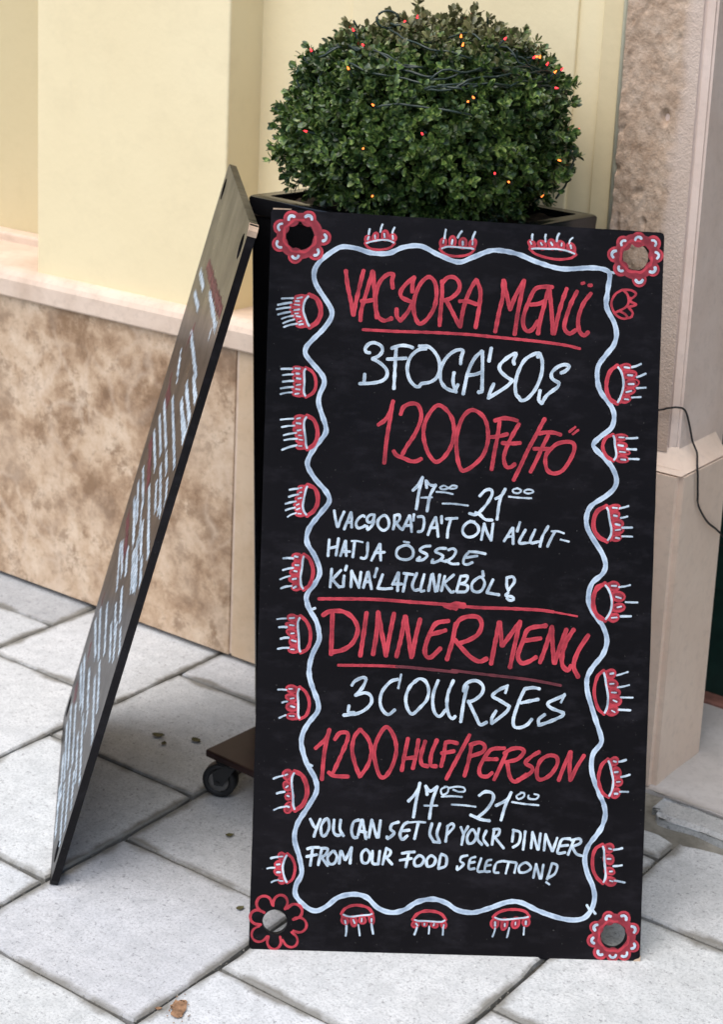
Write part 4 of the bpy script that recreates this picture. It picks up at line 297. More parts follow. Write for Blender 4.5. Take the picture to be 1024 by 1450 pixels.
('painted_flower', None, 'm 199 5385,10901 5361,10924;r 33 5358,10815 5295,10859 5267,10915 5273,10973 5311,11011 5368,11018 5425,10990 5470,10928;m 199 5584,10954 5587,10988;r 32 5490,10921 5484,10998 5511,11056 5566,11087 5627,11082 5674,11041 5691,10980 5670,10905;m 199 5790,10920 5816,10942;r 32 5700,10962 5749,11022 5809,11044 5870,11028 5911,10981 5916,10919 5885,10863 5818,10824;m 199 5265,10744 5232,10746;r 33 5301,10652 5224,10643 5166,10668 5133,10721 5136,10782 5176,10830 5237,10848 5312,10830;m 199 5833,10751 5867,10754;r 27 5784,10834 5859,10855 5921,10838 5961,10792 5966,10732 5934,10680 5877,10653 5799,10660;m 199 5358,10555 5332,10533;r 35 5448,10512 5399,10452 5338,10431 5277,10447 5237,10495 5232,10557 5263,10613 5331,10651;m 199 5788,10562 5816,10542;r 27 5804,10652 5873,10618 5909,10566 5911,10507 5877,10462 5821,10446 5760,10465 5706,10520;m 199 5614,10406 5620,10373;r 27 5691,10460 5716,10388 5705,10325 5664,10282 5607,10273 5554,10300 5524,10356 5525,10433;m 133 5845,10738 5838,10664 5812,10595 5769,10535 5712,10488 5645,10458 5572,10445 5499,10452 5430,10477 5370,10520 5323,10576 5292,10643 5280,10715 5287,10788 5313,10857 5355,10917 5412,10964 5479,10995 5552,11008 5626,11001 5695,10976 5755,10933 5802,10877 5833,10810 5845,10738;r 31 5797,10736 5802,10673 5789,10608 5734,10568 5693,10519 5637,10482 5571,10493 5507,10488 5442,10500 5402,10555 5354,10596 5317,10650 5328,10717 5323,10780 5336,10845 5390,10885 5432,10933 5487,10970 5554,10960 5617,10965;w 37 5329,10891 5321,10920 5331,10947 5356,10963 5386,10961;w 38 5536,10980 5547,11010 5574,11028 5606,11025 5630,11004;w 36 5796,10984 5828,10982 5852,10962 5859,10931 5846,10902;w 42 5207,10701 5187,10730 5189,10765 5212,10792 5246,10800;w 40 5858,10803 5888,10793 5906,10767 5905,10735 5884,10710;w 40 5360,10499 5331,10494 5305,10507 5293,10534 5299,10562;w 44 5856,10571 5861,10538 5845,10508 5814,10494 5781,10502;w 44 5671,10369 5652,10340 5620,10328 5587,10338 5567,10365'),
('painted_flower', None, 'r 40 207,589 150,651 137,719 163,782 221,817 290,814 345,772 376,694;r 38 390,678 396,761 434,818 494,843 555,827 596,776 603,708 569,632;r 41 604,647 668,701 736,712 797,685 830,628 824,562 780,509 701,481;r 35 722,503 805,511 868,481 903,424 898,358 854,307 788,289 707,311;r 34 682,288 749,237 778,175 768,112 724,71 661,65 600,97 553,167;r 38 513,214 528,131 505,67 455,28 393,29 343,68 320,133 334,215;r 32 315,216 261,153 196,130 130,148 88,199 82,266 117,326 190,366;r 40 213,390 129,397 72,435 47,496 63,558 114,600 182,606 259,571'),
('painted_flower', None, 'm 183 5511,614 5501,646;r 27 5448,557 5415,620 5417,678 5449,723 5500,738 5552,720 5587,673 5597,603;m 183 5714,623 5730,652;r 29 5626,627 5646,695 5689,735 5745,744 5795,718 5821,668 5814,610 5770,554;m 183 5842,471 5873,483;r 29 5781,528 5842,564 5901,566 5947,538 5966,490 5950,439 5905,402 5835,389;m 183 5851,249 5881,234;r 27 5850,330 5919,310 5961,269 5973,218 5951,173 5903,150 5845,158 5787,199;m 183 5739,138 5757,110;r 27 5786,210 5834,157 5847,100 5827,49 5782,20 5726,25 5680,62 5653,127;m 183 5583,122 5582,89;r 31 5657,157 5667,86 5648,32 5606,0 5556,1 5515,35 5497,91 5510,160;m 183 5411,148 5391,122;r 33 5502,125 5469,62 5419,31 5360,34 5314,70 5295,125 5312,181 5365,229;m 183 5318,308 5286,300;r 34 5373,242 5308,213 5249,218 5206,252 5192,303 5214,353 5262,385 5334,391;m 183 5347,483 5316,497;r 27 5350,401 5281,419 5238,458 5224,510 5245,556 5292,580 5350,575 5410,536;m 131 5858,384 5851,315 5826,249 5785,193 5731,148 5667,120 5597,109 5527,116 5461,141 5404,181 5359,236 5329,299 5318,368 5324,438 5349,503 5390,560 5444,604 5508,632 5578,644 5648,637 5714,612 5772,571 5817,517 5846,453 5858,384;r 30 5810,383 5815,323 5803,261 5751,225 5711,179 5659,144 5596,156 5535,151 5473,163 5436,216 5390,255 5354,307 5365,370 5360,429 5372,491 5425,527 5464,573 5516,608 5580,597 5640,601;w 41 5464,622 5463,649 5478,672 5504,680 5530,671;w 43 5697,682 5726,691 5754,681 5771,657 5769,627;w 41 5858,530 5890,524 5912,499 5915,467 5897,440;w 39 5904,270 5917,245 5913,218 5893,199 5865,195;w 37 5800,133 5800,101 5781,76 5750,67 5720,79;w 35 5632,90 5618,62 5589,48 5557,55 5536,79;w 42 5422,93 5395,85 5369,95 5353,118 5356,146;w 42 5290,259 5265,270 5252,294 5255,321 5275,340;w 44 5298,457 5281,480 5281,509 5300,531 5328,538')]
STROKES2 = [
('written_word', None, 'r 220 1562,9583 3476,9731 5683,9707'),
('written_word', None, 'r 220 2475,8704 2174,8255'),
('written_word', None, 'r 220 1028,7377 1527,7100'),
('written_word', None, 'r 220 1273,6051 2646,5824'),
('written_word', None, 'r 300 782,6046 1687,5906 2765,5846'),
('written_word', None, 'r 300 783,4535 1565,4393 2444,4381'),
('written_word', None, 'r 300 1158,7143 2048,7108'),
('written_word', None, 'r 260 774,2913 904,2696'),
('written_word', None, 'r 260 1046,2046 1410,1850'),
('written_word', None, 'r 260 676,1009 1317,989'),
('written_word', None, 'w 130 632,9245 2112,9263'),
('written_word', None, 'w 130 729,8878 2277,8930'),
('written_word', None, 'w 130 3183,9478 4685,9452'),
('written_word', None, 'w 130 4199,9461 5618,9436'),
('written_word', None, 'w 130 5058,9289 5125,9136'),
('written_word', None, 'w 130 2169,8485 3565,8452 5026,8469'),
('written_word', None, 'w 130 1422,7958 2030,7661'),
('written_word', None, 'w 130 1787,7871 2382,7624'),
('written_word', None, 'w 130 4519,8367 6521,8327'),
('written_word', None, 'w 130 3857,8048 6056,7982'),
('written_word', None, 'w 130 3895,7753 6271,7684'),
('written_word', None, 'w 130 1212,6913 2746,6873 3790,6867'),
('written_word', None, 'w 130 1102,6608 2173,6616 3269,6574'),
('written_word', None, 'w 130 944,6260 2090,6274 3061,6251'),
('written_word', None, 'w 130 2382,7340 4012,7264 5759,7209'),
('written_word', None, 'w 130 3843,7744 5482,7719 6342,7656'),
('written_word', None, 'w 130 4067,8013 5369,7976 6345,8010'),
('written_word', None, 'w 130 5130,8334 5893,8350 6472,8308'),
('written_word', None, 'w 130 4653,7735 5835,7757 6415,7844'),
('written_word', None, 'w 130 3975,6851 4910,6810'),
('written_word', None, 'w 130 5235,6821 6103,6782 6527,6628'),
('written_word', None, 'w 130 3711,6540 4814,6535 5793,6417'),
('written_word', None, 'w 130 3837,6281 4502,6235 4988,6161'),
('written_word', None, 'w 130 991,5545 1790,5466 2944,5499'),
('written_word', None, 'w 130 880,5239 2114,5237 2691,5131'),
('written_word', None, 'w 130 1033,4969 2453,4970 3251,4905'),
('written_word', None, 'w 130 2938,5879 4126,5811 5881,5750'),
('written_word', None, 'w 130 3578,5470 4329,5396 4817,5334'),
('written_word', None, 'w 130 3561,5142 4722,5060 5384,4959'),
('written_word', None, 'w 130 3502,4898 4312,4834 4914,4778'),
('written_word', None, 'w 130 2550,4547 3487,4449'),
('written_word', None, 'w 130 5008,5405 6146,5276'),
('written_word', None, 'w 130 1269,4181 2817,4169'),
('written_word', None, 'w 130 1415,5052 3018,4913'),
('written_word', None, 'w 130 2598,5460 4019,5225'),
('written_word', None, 'w 130 3971,5829 5736,5728'),
('written_word', None, 'w 130 5169,6346 5466,6324'),
('written_word', None, 'w 130 6142,6682 6422,6608'),
('written_word', None, 'w 130 3674,5412 4848,5326'),
('written_word', None, 'w 130 948,4051 2765,3869'),
('written_word', None, 'w 130 2431,4539 3381,4419'),
('written_word', None, 'w 130 3635,4981 5248,4881'),
('written_word', None, 'w 130 5049,5351 6132,5271'),
('written_word', None, 'w 130 3514,4211 4690,4118'),
('written_word', None, 'w 130 4315,5129 5522,5036'),
('written_word', None, 'w 130 630,2319 2576,2472'),
('written_word', None, 'w 130 904,2696 3242,2732'),
('written_word', None, 'w 130 1841,3201 3849,3132'),
('written_word', None, 'w 130 3279,3812 4454,3788'),
('written_word', None, 'w 130 3470,4201 4651,4111'),
('written_word', None, 'w 130 3479,3536 4931,3525'),
('written_word', None, 'w 130 4286,3882 5425,3753'),
('written_word', None, 'w 130 5043,4148 6299,4100'),
('written_word', None, 'w 130 3505,2823 5298,2803'),
('written_word', None, 'w 130 3439,2507 5914,2546'),
('written_word', None, 'w 130 2137,2031 3757,2077'),
('written_word', None, 'w 130 574,1583 3133,1676'),
('written_word', None, 'w 130 460,1313 2558,1501'),
('written_word', None, 'w 130 890,668 3531,808'),
('written_word', None, 'w 130 1626,1084 4072,1145'),
('written_word', None, 'w 130 3414,1761 6089,1805'),
('written_word', None, 'w 130 3489,1430 5298,1499'),
('written_word', None, 'w 130 1059,399 3535,571'),
('written_word', None, 'w 130 3740,591 5754,603'),
('written_word', None, 'w 130 3939,1003 5785,915'),
('written_word', None, 'w 130 4598,1317 5787,1286'),
('written_word', None, 'w 130 3087,193 4796,188'),
('written_word', None, 'w 130 2103,293 3878,344'),
('written_word', None, 'w 130 3757,2117 4431,2021')]
CABLES = [[(-0.142, -0.174, 0.139), (-0.1, -0.172, 0.162), (-0.07, -0.166, 0.175), (-0.01, -0.19, 0.162), (0.048, -0.202, 0.145), (0.09, -0.195, 0.143), (0.125, -0.188, 0.135)], [(-0.104, -0.159, 0.17), (-0.048, -0.177, 0.169), (0.012, -0.183, 0.166), (0.062, -0.194, 0.151), (0.107, -0.182, 0.149)], [(-0.098, -0.201, 0.133), (-0.094, -0.213, 0.117), (-0.082, -0.223, 0.101)], [(-0.014, -0.112, 0.207), (0.004, -0.117, 0.205), (0.013, -0.091, 0.213), (0.016, -0.056, 0.219)], [(0.127, -0.19, 0.13), (0.157, -0.159, 0.142), (0.182, -0.118, 0.15), (0.201, -0.066, 0.152), (0.215, -0.002, 0.145), (0.216, 0.064, 0.137)], [(0.14, -0.189, 0.12), (0.171, -0.159, 0.129), (0.195, -0.116, 0.138), (0.218, -0.05, 0.137), (0.227, 0.035, 0.128), (0.216, 0.064, 0.137)], [(0.124, -0.203, 0.114), (0.159, -0.179, 0.118), (0.187, -0.144, 0.128), (0.217, -0.089, 0.125), (0.232, -0.006, 0.123), (0.235, 0.045, 0.114)], [(0.076, -0.141, 0.189), (0.1, -0.098, 0.2), (0.111, -0.054, 0.205), (0.149, -0.05, 0.192)], [(0.051, -0.238, 0.076), (0.09, -0.228, 0.085), (0.152, -0.203, 0.084), (0.202, -0.162, 0.076)], [(0.156, -0.06, 0.187), (0.172, -0.023, 0.181), (0.204, -0.008, 0.156), (0.214, 0.043, 0.143), (0.214, 0.091, 0.13)], [(0.258, 0.061, 0.005), (0.253, 0.077, -0.021), (0.249, 0.072, -0.038), (0.226, 0.103, -0.067), (0.221, 0.086, -0.084)], [(-0.014, -0.12, 0.204), (0.071, -0.152, 0.183), (0.126, -0.135, 0.176), (0.17, -0.101, 0.168)], [(-0.058, -0.199, 0.147), (0.023, -0.213, 0.132), (0.073, -0.208, 0.131), (0.121, -0.2, 0.122)]]
BULBS = [(0.004, -0.112, 0.206, 0), (-0.063, -0.15, 0.186, 0), (-0.02, -0.177, 0.172, 0), (-0.017, -0.219, 0.125, 1), (0.054, -0.238, 0.077, 1), (-0.073, -0.243, 0.021, 0), (0.036, -0.249, 0.005, 1), (0.141, -0.219, 0.035, 0), (0.127, -0.102, 0.189, 1), (0.141, -0.123, 0.176, 1), (0.06, 0.026, 0.219, 0), (0.208, -0.074, 0.142, 0), (0.159, -0.026, 0.188, 0), (0.192, 0.023, 0.167, 1), (0.203, 0.04, 0.156, 1), (0.215, 0.039, 0.143, 0), (0.211, 0.096, 0.132, 0), (0.188, -0.168, 0.096, 1), (0.2, -0.153, 0.098, 1), (0.251, 0.086, 0.031, 0), (0.261, 0.01, -0.005, 1), (0.251, 0.055, -0.041, 0), (0.231, -0.131, -0.028, 0), (0.241, -0.092, -0.043, 1), (0.215, 0.028, -0.085, 1), (0.046, -0.221, -0.069, 1), (0.066, -0.216, 0.124, 1), (-0.142, -0.168, 0.145, 0)]

# ------------------------------------------------------------------ pavement
ground = obj_py('ground', [(-30, -30, -.012), (30, -30, -.012), (30, 30, -.012), (-30, 30, -.012)], [(0, 1, 2, 3)], M['joint'])
tag(ground, 'sand and dirt bed showing in the joints between the pavers', kind='structure')
pavement = empty('pavement'); tag(pavement, 'pavement of pale grey speckled square concrete pavers', kind='structure')
def paver_mesh(k):
    r = random.Random(k); bm = bmesh.new(); hx, hy = .3622 / 2, .3555 / 2
    n = 9; top = []; low = []; inn = []
    cor = [(-hx, -hy), (hx, -hy), (hx, hy), (-hx, hy)]; loop = []
    for i in range(4):
        a, b = cor[i], cor[(i + 1) % 4]
        for j in range(n): t = j / n; loop.append((a[0] + (b[0] - a[0]) * t, a[1] + (b[1] - a[1]) * t))
    for x, y in loop:
        w = abs(r.gauss(0, .0009)) + (.004 if r.random() < .03 else 0)
        s = 1 - w / .18; c = Vector((x, y, 0))
        near = min(hx - abs(x), hy - abs(y)); corner = (hx - abs(x) < .004 and hy - abs(y) < .004)
        s -= .012 if corner else 0
        low.append(bm.verts.new((x * s, y * s, -.05))); top.append(bm.verts.new((x * s, y * s, -.0032)))
        inn.append(bm.verts.new((x * (s - .018), y * (s - .018), 0)))
    N = len(loop)
    for i in range(N):
        j = (i + 1) % N
        bm.faces.new((low[i], low[j], top[j], top[i])); bm.faces.new((top[i], top[j], inn[j], inn[i]))
    bm.faces.new(inn)
    me = bpy.data.meshes.new('paver'); bm.to_mesh(me); bm.free(); me.materials.append(M['paver']); return me
pm = [paver_mesh(k) for k in range(6)]
PX = .3655
for i in range(-4, 8):
    x0 = -2.222 + PX * (i - 1); cx = x0 + PX / 2; even = (i % 2 == 1)
    for j in range(-2, 11):
        y1 = (2.485 if even else 2.306) + .3585 * (1 - j); cy = y1 + .1795 - .3585 * 0
        cy = y1 - .1795
        if cy - .18 > 2.66 or cx > .35: continue
        if cx > -1.3 and cy + .18 > 2.60:               # cut short at the worn threshold stone
            pass
        o = bpy.data.objects.new('paver', pm[rnd.randrange(6)])
        o.location = (cx, cy, rnd.uniform(-.0012, .0008)); o.rotation_euler = (rnd.gauss(0, .0022), rnd.gauss(0, .0022), rnd.gauss(0, .003) + rnd.choice((0, math.pi)))
        g = rnd.uniform(.84, .98); 
        if i == -1 and j == 0: g = .70
        o.color = (g, g * rnd.uniform(.99, 1.01), g * rnd.uniform(.985, 1.01), 1)
        link(o, pavement)

# worn doorway stones on the right
thr = empty('doorway_step', (-1.2, 2.6, 0)); tag(thr, 'low worn stone step and slabs in front of the green door', kind='structure')
def worn_slab(x0, x1, y0, y1, z, seed, m, bev=.012, lump=.004):
    bm = bmesh.new(); bm_box(bm, x0, x1, y0, y1, -.04, z)
    bmesh.ops.subdivide_edges(bm, edges=bm.edges[:], cuts=22, use_grid_fill=True)
    for v in bm.verts:
        e = min(v.co.x - x0, x1 - v.co.x, v.co.y - y0, y1 - v.co.y, .05)
        q = noise.noise(v.co * 9 + Vector((seed, 0, 0))) * lump
        if v.co.z > z - .001: v.co.z += q - (bev * .5 if e < .012 else 0)
        if e < .001: v.co.x += q * 1.5; v.co.y += noise.noise(v.co * 14 + Vector((seed, 3, 0))) * lump * 1.5
        cxr = (v.co.x - x0)
        if cxr < .02 and (v.co.y - y0) < .02: v.co.x += .014; v.co.y += .008
    for v in bm.verts: v.co -= Vector((-1.2, 2.6, 0))
    o = obj_bm('step_slab', bm, m, thr, True); o.color = (.80, .79, .77, 1); return o
worn_slab(-1.200, -.62, 2.578, 2.650, .022, 1, M['paver'], .012, .0035)
worn_slab(-.612, -.05, 2.578, 2.650, .022, 4, M['paver'])
worn_slab(-1.75, -.30, 2.664, 3.062, .018, 2, M['step'], .008, .005)
bm = bmesh.new()                                   # dirt packed along and left of the slab
bmesh.ops.create_grid(bm, x_segments=46, y_segments=18, size=.5)
for v in bm.verts:
    x = -1.40 + (v.co.x + .5) * 1.2; y = 2.53 + (v.co.y + .5) * .19
    fr = min((y - 2.53) / .05, (x + 1.40) / .08, 1)
    h = -.006 + .011 * max(0, fr) + noise.noise(Vector((x * 14, y * 14, 0))) * .007
    v.co = Vector((x, y, h)) - Vector((-1.2, 2.6, 0))
d = obj_bm('packed_dirt', bm, M['dirt'], thr, True); tag(d, kind='stuff')

# ------------------------------------------------------------------ facade
F = empty('shop_facade', (-2.0, 2.62, 0)); tag(F, 'cream plastered shop front with marble plinth and sandstone corner pier', 'building')
off = Vector((-2.0, 2.62, 0))
def fbox(name, x0, x1, y0, y1, z0, z1, m, bev=0, seg=1, parent=None, smooth=False, label=None):
    o = box(name, x0 + 2.0, x1 + 2.0, y0 - 2.62, y1 - 2.62, z0, z1, m, F if parent is None else parent, bev, seg, smooth)
    if label: o['label'] = label
    return o
TOP = 3.4
fbox('plaster_wall', -6.5, -3.9, 2.80, 3.2, .66, TOP, M['plaster'])
fbox('plaster_wall', -3.899, -2.79, 2.86, 3.2, .66, TOP, M['recess_shade'], label='recessed cream wall left of the pilaster')  # darker cream: the shade of the recess is put into the colour
fbox('pilaster', -2.78, -2.244, 2.622, 3.1, .70, TOP, M['plaster'], .004, 2)
fbox('pilaster', -4.9, -4.2, 2.622, 3.1, .70, TOP, M['plaster'], .004, 2)
fbox('plaster_wall', -2.25, -1.30, 2.722, 3.1, .66, TOP, M['plaster'], label='cream wall behind the box shrub')
fbox('raised_panel', -2.021, -1.53, 2.716, 2.73, .80, TOP, M['plaster'], .003, 2)
fbox('trim_strip', -1.478, -1.4365, 2.712, 2.74, .70, TOP, M['trim'], .002, 1)  # strip in a slightly deeper cream than the wall
bm = bmesh.new(); bm_tube(bm, [(-1.431 + 2, 2.708 - 2.62, .7), (-1.431 + 2, 2.708 - 2.62, TOP)], .0062, 10); obj_bm('corner_bead', bm, M['bead'], F, True)
# marble plinth slabs, 4 mm joints, standing just clear of the pavers
xs = [-6.5, -5.2, -4.15, -3.15, -2.188]
for a, b in zip(xs, xs[1:]):
    fbox('marble_slab', a + .002, b - .002, 2.605, 2.64, .010, .668, M['marble'], .0015)
fbox('sandstone_slab', -2.184, -1.30, 2.606, 2.64, .010, .668, M['sand'], .0015)
fbox('joint_filler', -6.5, -1.31, 2.6078, 2.70, .014, .67, M['cap'])
def cap(x0, x1, yf, z0, z1, m):
    prof = [(0, z0), (-.010, z0 + .001), (-.014, z0 + .005), (-.014, z0 + .040), (-.009, z0 + .050), (.0, z1 - .004), (.012, z1), (.30, z1), (.30, z0)]
    v = []; f = []
    for x in (x0, x1):
        for y, z in prof: v.append((x + 2, yf + y - 2.62, z))
    n = len(prof)
    for k in range(n): f.append((k, (k + 1) % n, n + (k + 1) % n, n + k))
    f.append(tuple(range(n))[::-1]); f.append(tuple(range(n, 2 * n)))
    return obj_py('plinth_cap', v, f, m, F)
xs2 = [-6.5, -4.6, -3.3, -1.31]
for a, b in zip(xs2, xs2[1:]): cap(a + .001, b - .001, 2.607, .668, .731, M['cap'])
fbox('baseboard', -6.5, -2.781, 2.815, 2.86, .72, .752, M['cap'], .006, 2, label='pale moulding at the foot of the recessed wall')

# sandstone corner pier: peach base, ledge, rough dressed face with a smooth margin
pier = empty('stone_pier'); pier.parent = F; pier.matrix_parent_inverse = Matrix(); pier.location = (0, 0, 0)
def prism(name, pts, z0, z1, m, parent, inset_top=0, bev=.004):
    bm = bmesh.new(); vs = [bm.verts.new((x + 2, y - 2.62, z0)) for x, y in pts]; f = bm.faces.new(vs)
    r = bmesh.ops.extrude_face_region(bm, geom=[f]); 
    for v in [g for g in r['geom'] if isinstance(g, bmesh.types.BMVert)]: v.co.z = z1
    bmesh.ops.bevel(bm, geom=[e for e in bm.edges], offset=bev, segments=4, affect='EDGES')
    o = obj_bm(name, bm, m, parent, True); o.data.set_sharp_from_angle(angle=math.radians(28)); return o
prism('pier_base', [(-1.46, 2.669), (-1.234, 2.669), (-1.234, 2.865), (-1.46, 2.865)], .006, .614, M['peach'], pier, bev=.011)
# gently sloping ledge between base and shaft
v = [(-1.46, 2.672, .606), (-1.237, 2.672, .606), (-1.237, 2.862, .606),
     (-1.46, 2.690, .622), (-1.252, 2.690, .622), (-1.252, 2.862, .622),
     (-1.46, 2.702, .642), (-1.266, 2.702, .646), (-1.266, 2.862, .642)]
obj_py('pier_ledge', [(x + 2, y - 2.62, z) for x, y, z in v], [(0, 1, 4, 3), (1, 2, 5, 4), (3, 4, 7, 6), (4, 5, 8, 7)], M['peach'], pier, True)
# shaft front face: displaced grid
nx, nz = 90, 560; vv = []; ff = []; at = []
for k in range(nz + 1):
    z = .636 + (TOP - .636) * k / nz
    xr = -1.279 - .004 * (z - .64) / .8
    mw = .026 + .030 * max(0, min(1, (1.45 - z) / .7)) + .004 * noise.noise(Vector((z * 9, 1.3, 0))) + .002 * noise.noise(Vector((z * 37, 4.3, 0)))
    if 1.18 < z < 1.33: mw -= .006 * math.sin((z - 1.18) / .15 * math.pi)
    for i in range(nx + 1):
        t = i / nx; x = -1.425 + (xr + 1.425) * t; dr = (xr - x)
        s = max(0, min(1, (mw - dr + .007 * noise.noise(Vector((x * 60, 2, z * 60)))) / .028 + .5)); s = s * s * (3 - 2 * s)
        p = Vector((x * 34, 0, z * 26)); q = Vector((x * 90, 5, z * 75))
        h = noise.fractal(p, .8, 2.1, 5) * .0020 + noise.fractal(q, .7, 2.0, 4) * .0016
        w = noise.noise(Vector((x * 40, 9, z * 30)))
        if w > .46: h -= (w - .46) * .030
        y = 2.694 + .004 - h * (1 - s) - .003 * s
        vv.append((x + 2, y - 2.62, z)); at.append(s * .85)
for k in range(nz):
    for i in range(nx):
        a = k * (nx + 1) + i; ff.append((a, a + 1, a + nx + 2, a + nx + 1))
o = obj_py('pier_face', vv, ff, M['rough'], pier, True)
ca = o.data.attributes.new('smooth_margin', 'FLOAT', 'POINT'); ca.data.foreach_set('value', at)
o['label'] = 'rough dressed sandstone face with a smooth margin'
prism('pier_shaft', [(-1.425, 2.720), (-1.281, 2.6985), (-1.2635, 2.708), (-1.2655, 2.900), (-1.425, 2.935)], .6, TOP, M['pink'], pier, bev=.004)

# door recess
door = fbox('door', -1.75, -.25, 3.092, 3.135, .022, 2.6, M['door'], .003, 1, label='dark green door behind the pier')
for (a, b, z0, z1) in ((-1.62, -1.18, .25, 1.05), (-.98, -.45, .25, 1.05), (-1.62, -1.18, 1.25, 2.3), (-.98, -.45, 1.25, 2.3)):
    q = box('door_panel', a + 2, b + 2, 3.084 - 2.62, 3.094 - 2.62, z0, z1, M['door'], None, .006, 2); q.parent = door
s_ = box('door_sill', -1.75 + 2, -.25 + 2, 3.055 - 2.62, 3.135 - 2.62, -.02, .026, M['sill'], None, .004, 1); s_.parent = door
fbox('plaster_wall', -1.9, -1.752, 3.05, 3.4, 0, TOP, M['pink']); 
fbox('plaster_wall', -.22, 4.0, 2.72, 3.1, 0, TOP, M['plaster'], label='cream wall right of the door')
fbox('door_lintel', -1.30, -.21, 2.72, 3.4, 2.62, TOP, M['pink'])

# ------------------------------------------------------------------ menu boards
def stroke_obj(name, label, data, parent, k0, zig=False):
    if zig and data[0] == 'r': data = 'd' + data[1:]
    V = {}; Fc = {}; UV = {}
    mats = []; faces = []; verts = []; uvs = []; mi = []
    for si, s in enumerate(data.split(';')):
        tk = s.split(); c = tk[0]; w = int(tk[1]) * 1e-4
        P = [Vector((int(a) * 1e-4, int(b) * 1e-4)) for a, b in (q.split(',') for q in tk[2:])]
        if zig:
            a, b = P[0], P[-1]; L = (b - a).length; n = max(3, int(L / .0085)); am = w * .5; P = []
            for i in range(n + 1):
                t = i / n; g = a.lerp(b, t); P.append(Vector((g.x + rnd.uniform(-.002, .002), g.y + (am if i % 2 else -am) * rnd.uniform(.6, 1.1))))
            P = [Vector((min(.585, max(.014, q.x)), q.y)) for q in P]; w = .0066 if c == 'w' else .0080
        if len(P) == 2 and (P[0] - P[1]).length < 2e-3: pts = P
        else: pts = catmull(P, max(.0022, w * .35))
        if c not in mats: mats.append(c)
        base = -(.0002 + (.00004 * (si % 30) if name in ('lettering', 'written_word') else .00003 * si))
        ln = 0; ph = rnd.uniform(0, 50); prev = None; n = len(pts)
        closed = (pts[0] - pts[-1]).length < 1e-4 and n > 4
        rows = []
        def dirn(i):
            if closed: a, b = pts[(i - 1) % (n - 1)], pts[(i + 1) % (n - 1)]
            else: a, b = pts[max(0, i - 1)], pts[min(n - 1, i + 1)]
            d = b - a; return d.normalized() if d.length > 1e-7 else Vector((1, 0))
        hw = w / 2
        if not closed:                      # rounded caps
            d0 = dirn(0)
            for t in (-.98, -.8, -.45): rows.append((pts[0] + d0 * t * hw * .9, d0, math.sqrt(1 - t * t)))
        for i, p in enumerate(pts): rows.append((p, dirn(i), 1 + .24 * noise.noise(Vector((i * .23 + ph, si, k0))) + .05 * math.sin(i * .9 + ph)))
        if not closed:
            d1 = dirn(n - 1)
            for t in (.45, .8, .98): rows.append((pts[-1] + d1 * t * hw * .9, d1, math.sqrt(1 - t * t)))
        v0 = len(verts)
        for i, (p, d, q) in enumerate(rows):
            if i: ln += (p - rows[i - 1][0]).length
            nn = Vector((-d.y, d.x)) * hw * q; y = base - (0 if len(pts) > 400 else .0000008 * i)
            for s_ in (-1, 0, 1):
                verts.append((p.x + nn.x * s_, y, p.y + nn.y * s_)); uvs.append((ln / .01 + ph, s_ * q))
        for i in range(len(rows) - 1):
            a = v0 + i * 3
            for j in (0, 1):
                faces.append((a + j, a + 3 + j, a + 4 + j, a + 1 + j)); mi.append(mats.index(c))
    me = bpy.data.meshes.new(name); me.from_pydata(verts, [], faces); me.update()
    for c in mats: me.materials.append({'w': M['white'], 'r': M['red'], 'd': M['dull'], 'm': M['midred'], 'b': M['blue']}[c])
    me.polygons.foreach_set('material_index', mi)
    ul = me.uv_layers.new(name='UVMap'); buf = []
    for l in me.loops: buf += uvs[l.vertex_index]
    ul.data.foreach_set('uv', buf)
    o = link(bpy.data.objects.new(name, me), parent)
    if label: o['label'] = label
    return o
def plate(name, outline, holes, th, m, parent, rr=.006):
    loops = []
    n = len(outline); out = []
    for i in range(n):
        p = Vector(outline[i]); a = (Vector(outline[i - 1]) - p).normalized(); b = (Vector(outline[(i + 1) % n]) - p).normalized()
        nx_ = Vector(outline[(i + 1) % n]); 
        out += [p + a * rr, p + (a + b) * rr * .29, p + b * rr]
        q = p + b * rr; L = (nx_ - p).length; K = 40
        for k in range(1, K): 
            t = rr / L + (1 - 2 * rr / L) * k / K; e = p.lerp(nx_, t); nr = Vector((b.y, -b.x))
            out.append(e + nr * noise.noise(Vector((e.x * 60, e.y * 60, 7))) * .0007)
    loops.append(out)
    for x, y, r in holes: loops.append([Vector((x + r * math.cos(q), y + r * math.sin(q))) for q in [-2 * math.pi * k / 48 for k in range(48)]])
    bm = bmesh.new(); es = []; fl = []
    for lp in loops:
        vs = [bm.verts.new((p.x, 0, p.y)) for p in lp]; fl.append(vs)
        es += [bm.edges.new((vs[k], vs[(k + 1) % len(vs)])) for k in range(len(vs))]
    r = bmesh.ops.triangle_fill(bm, use_beauty=True, use_dissolve=False, edges=es)
    faces = [g for g in r['geom'] if isinstance(g, bmesh.types.BMFace)]
    e = bmesh.ops.extrude_face_region(bm, geom=faces)
    for v in [g for g in e['geom'] if isinstance(g, bmesh.types.BMVert)]: v.co.y += th
    return obj_bm(name, bm, m, parent)
def board_matrix(o, az, ln, tw=0):
    d = Vector((math.cos(az), math.sin(az), 0)); n = Vector((-math.sin(az), math.cos(az), 0))
    up = Vector((0, 0, 1)) * math.cos(ln) + n * math.sin(ln)
    d2 = d * math.cos(tw) + up * math.sin(tw); u2 = up * math.cos(tw) - d * math.sin(tw); y = u2.cross(d2)
    return Matrix(((d2.x, y.x, u2.x, o[0]), (d2.y, y.y, u2.y, o[1]), (d2.z, y.z, u2.z, o[2]), (0, 0, 0, 1)))
B1 = empty('menu_board', M=board_matrix((-1.4875305, 1.8294156, -.0014), .6532791, .254543))
tag(B1, 'large black menu board facing the viewer, hand lettered VACSORA MENÜ and DINNER MENU', 'menu board', 'hand painted black menu boards')
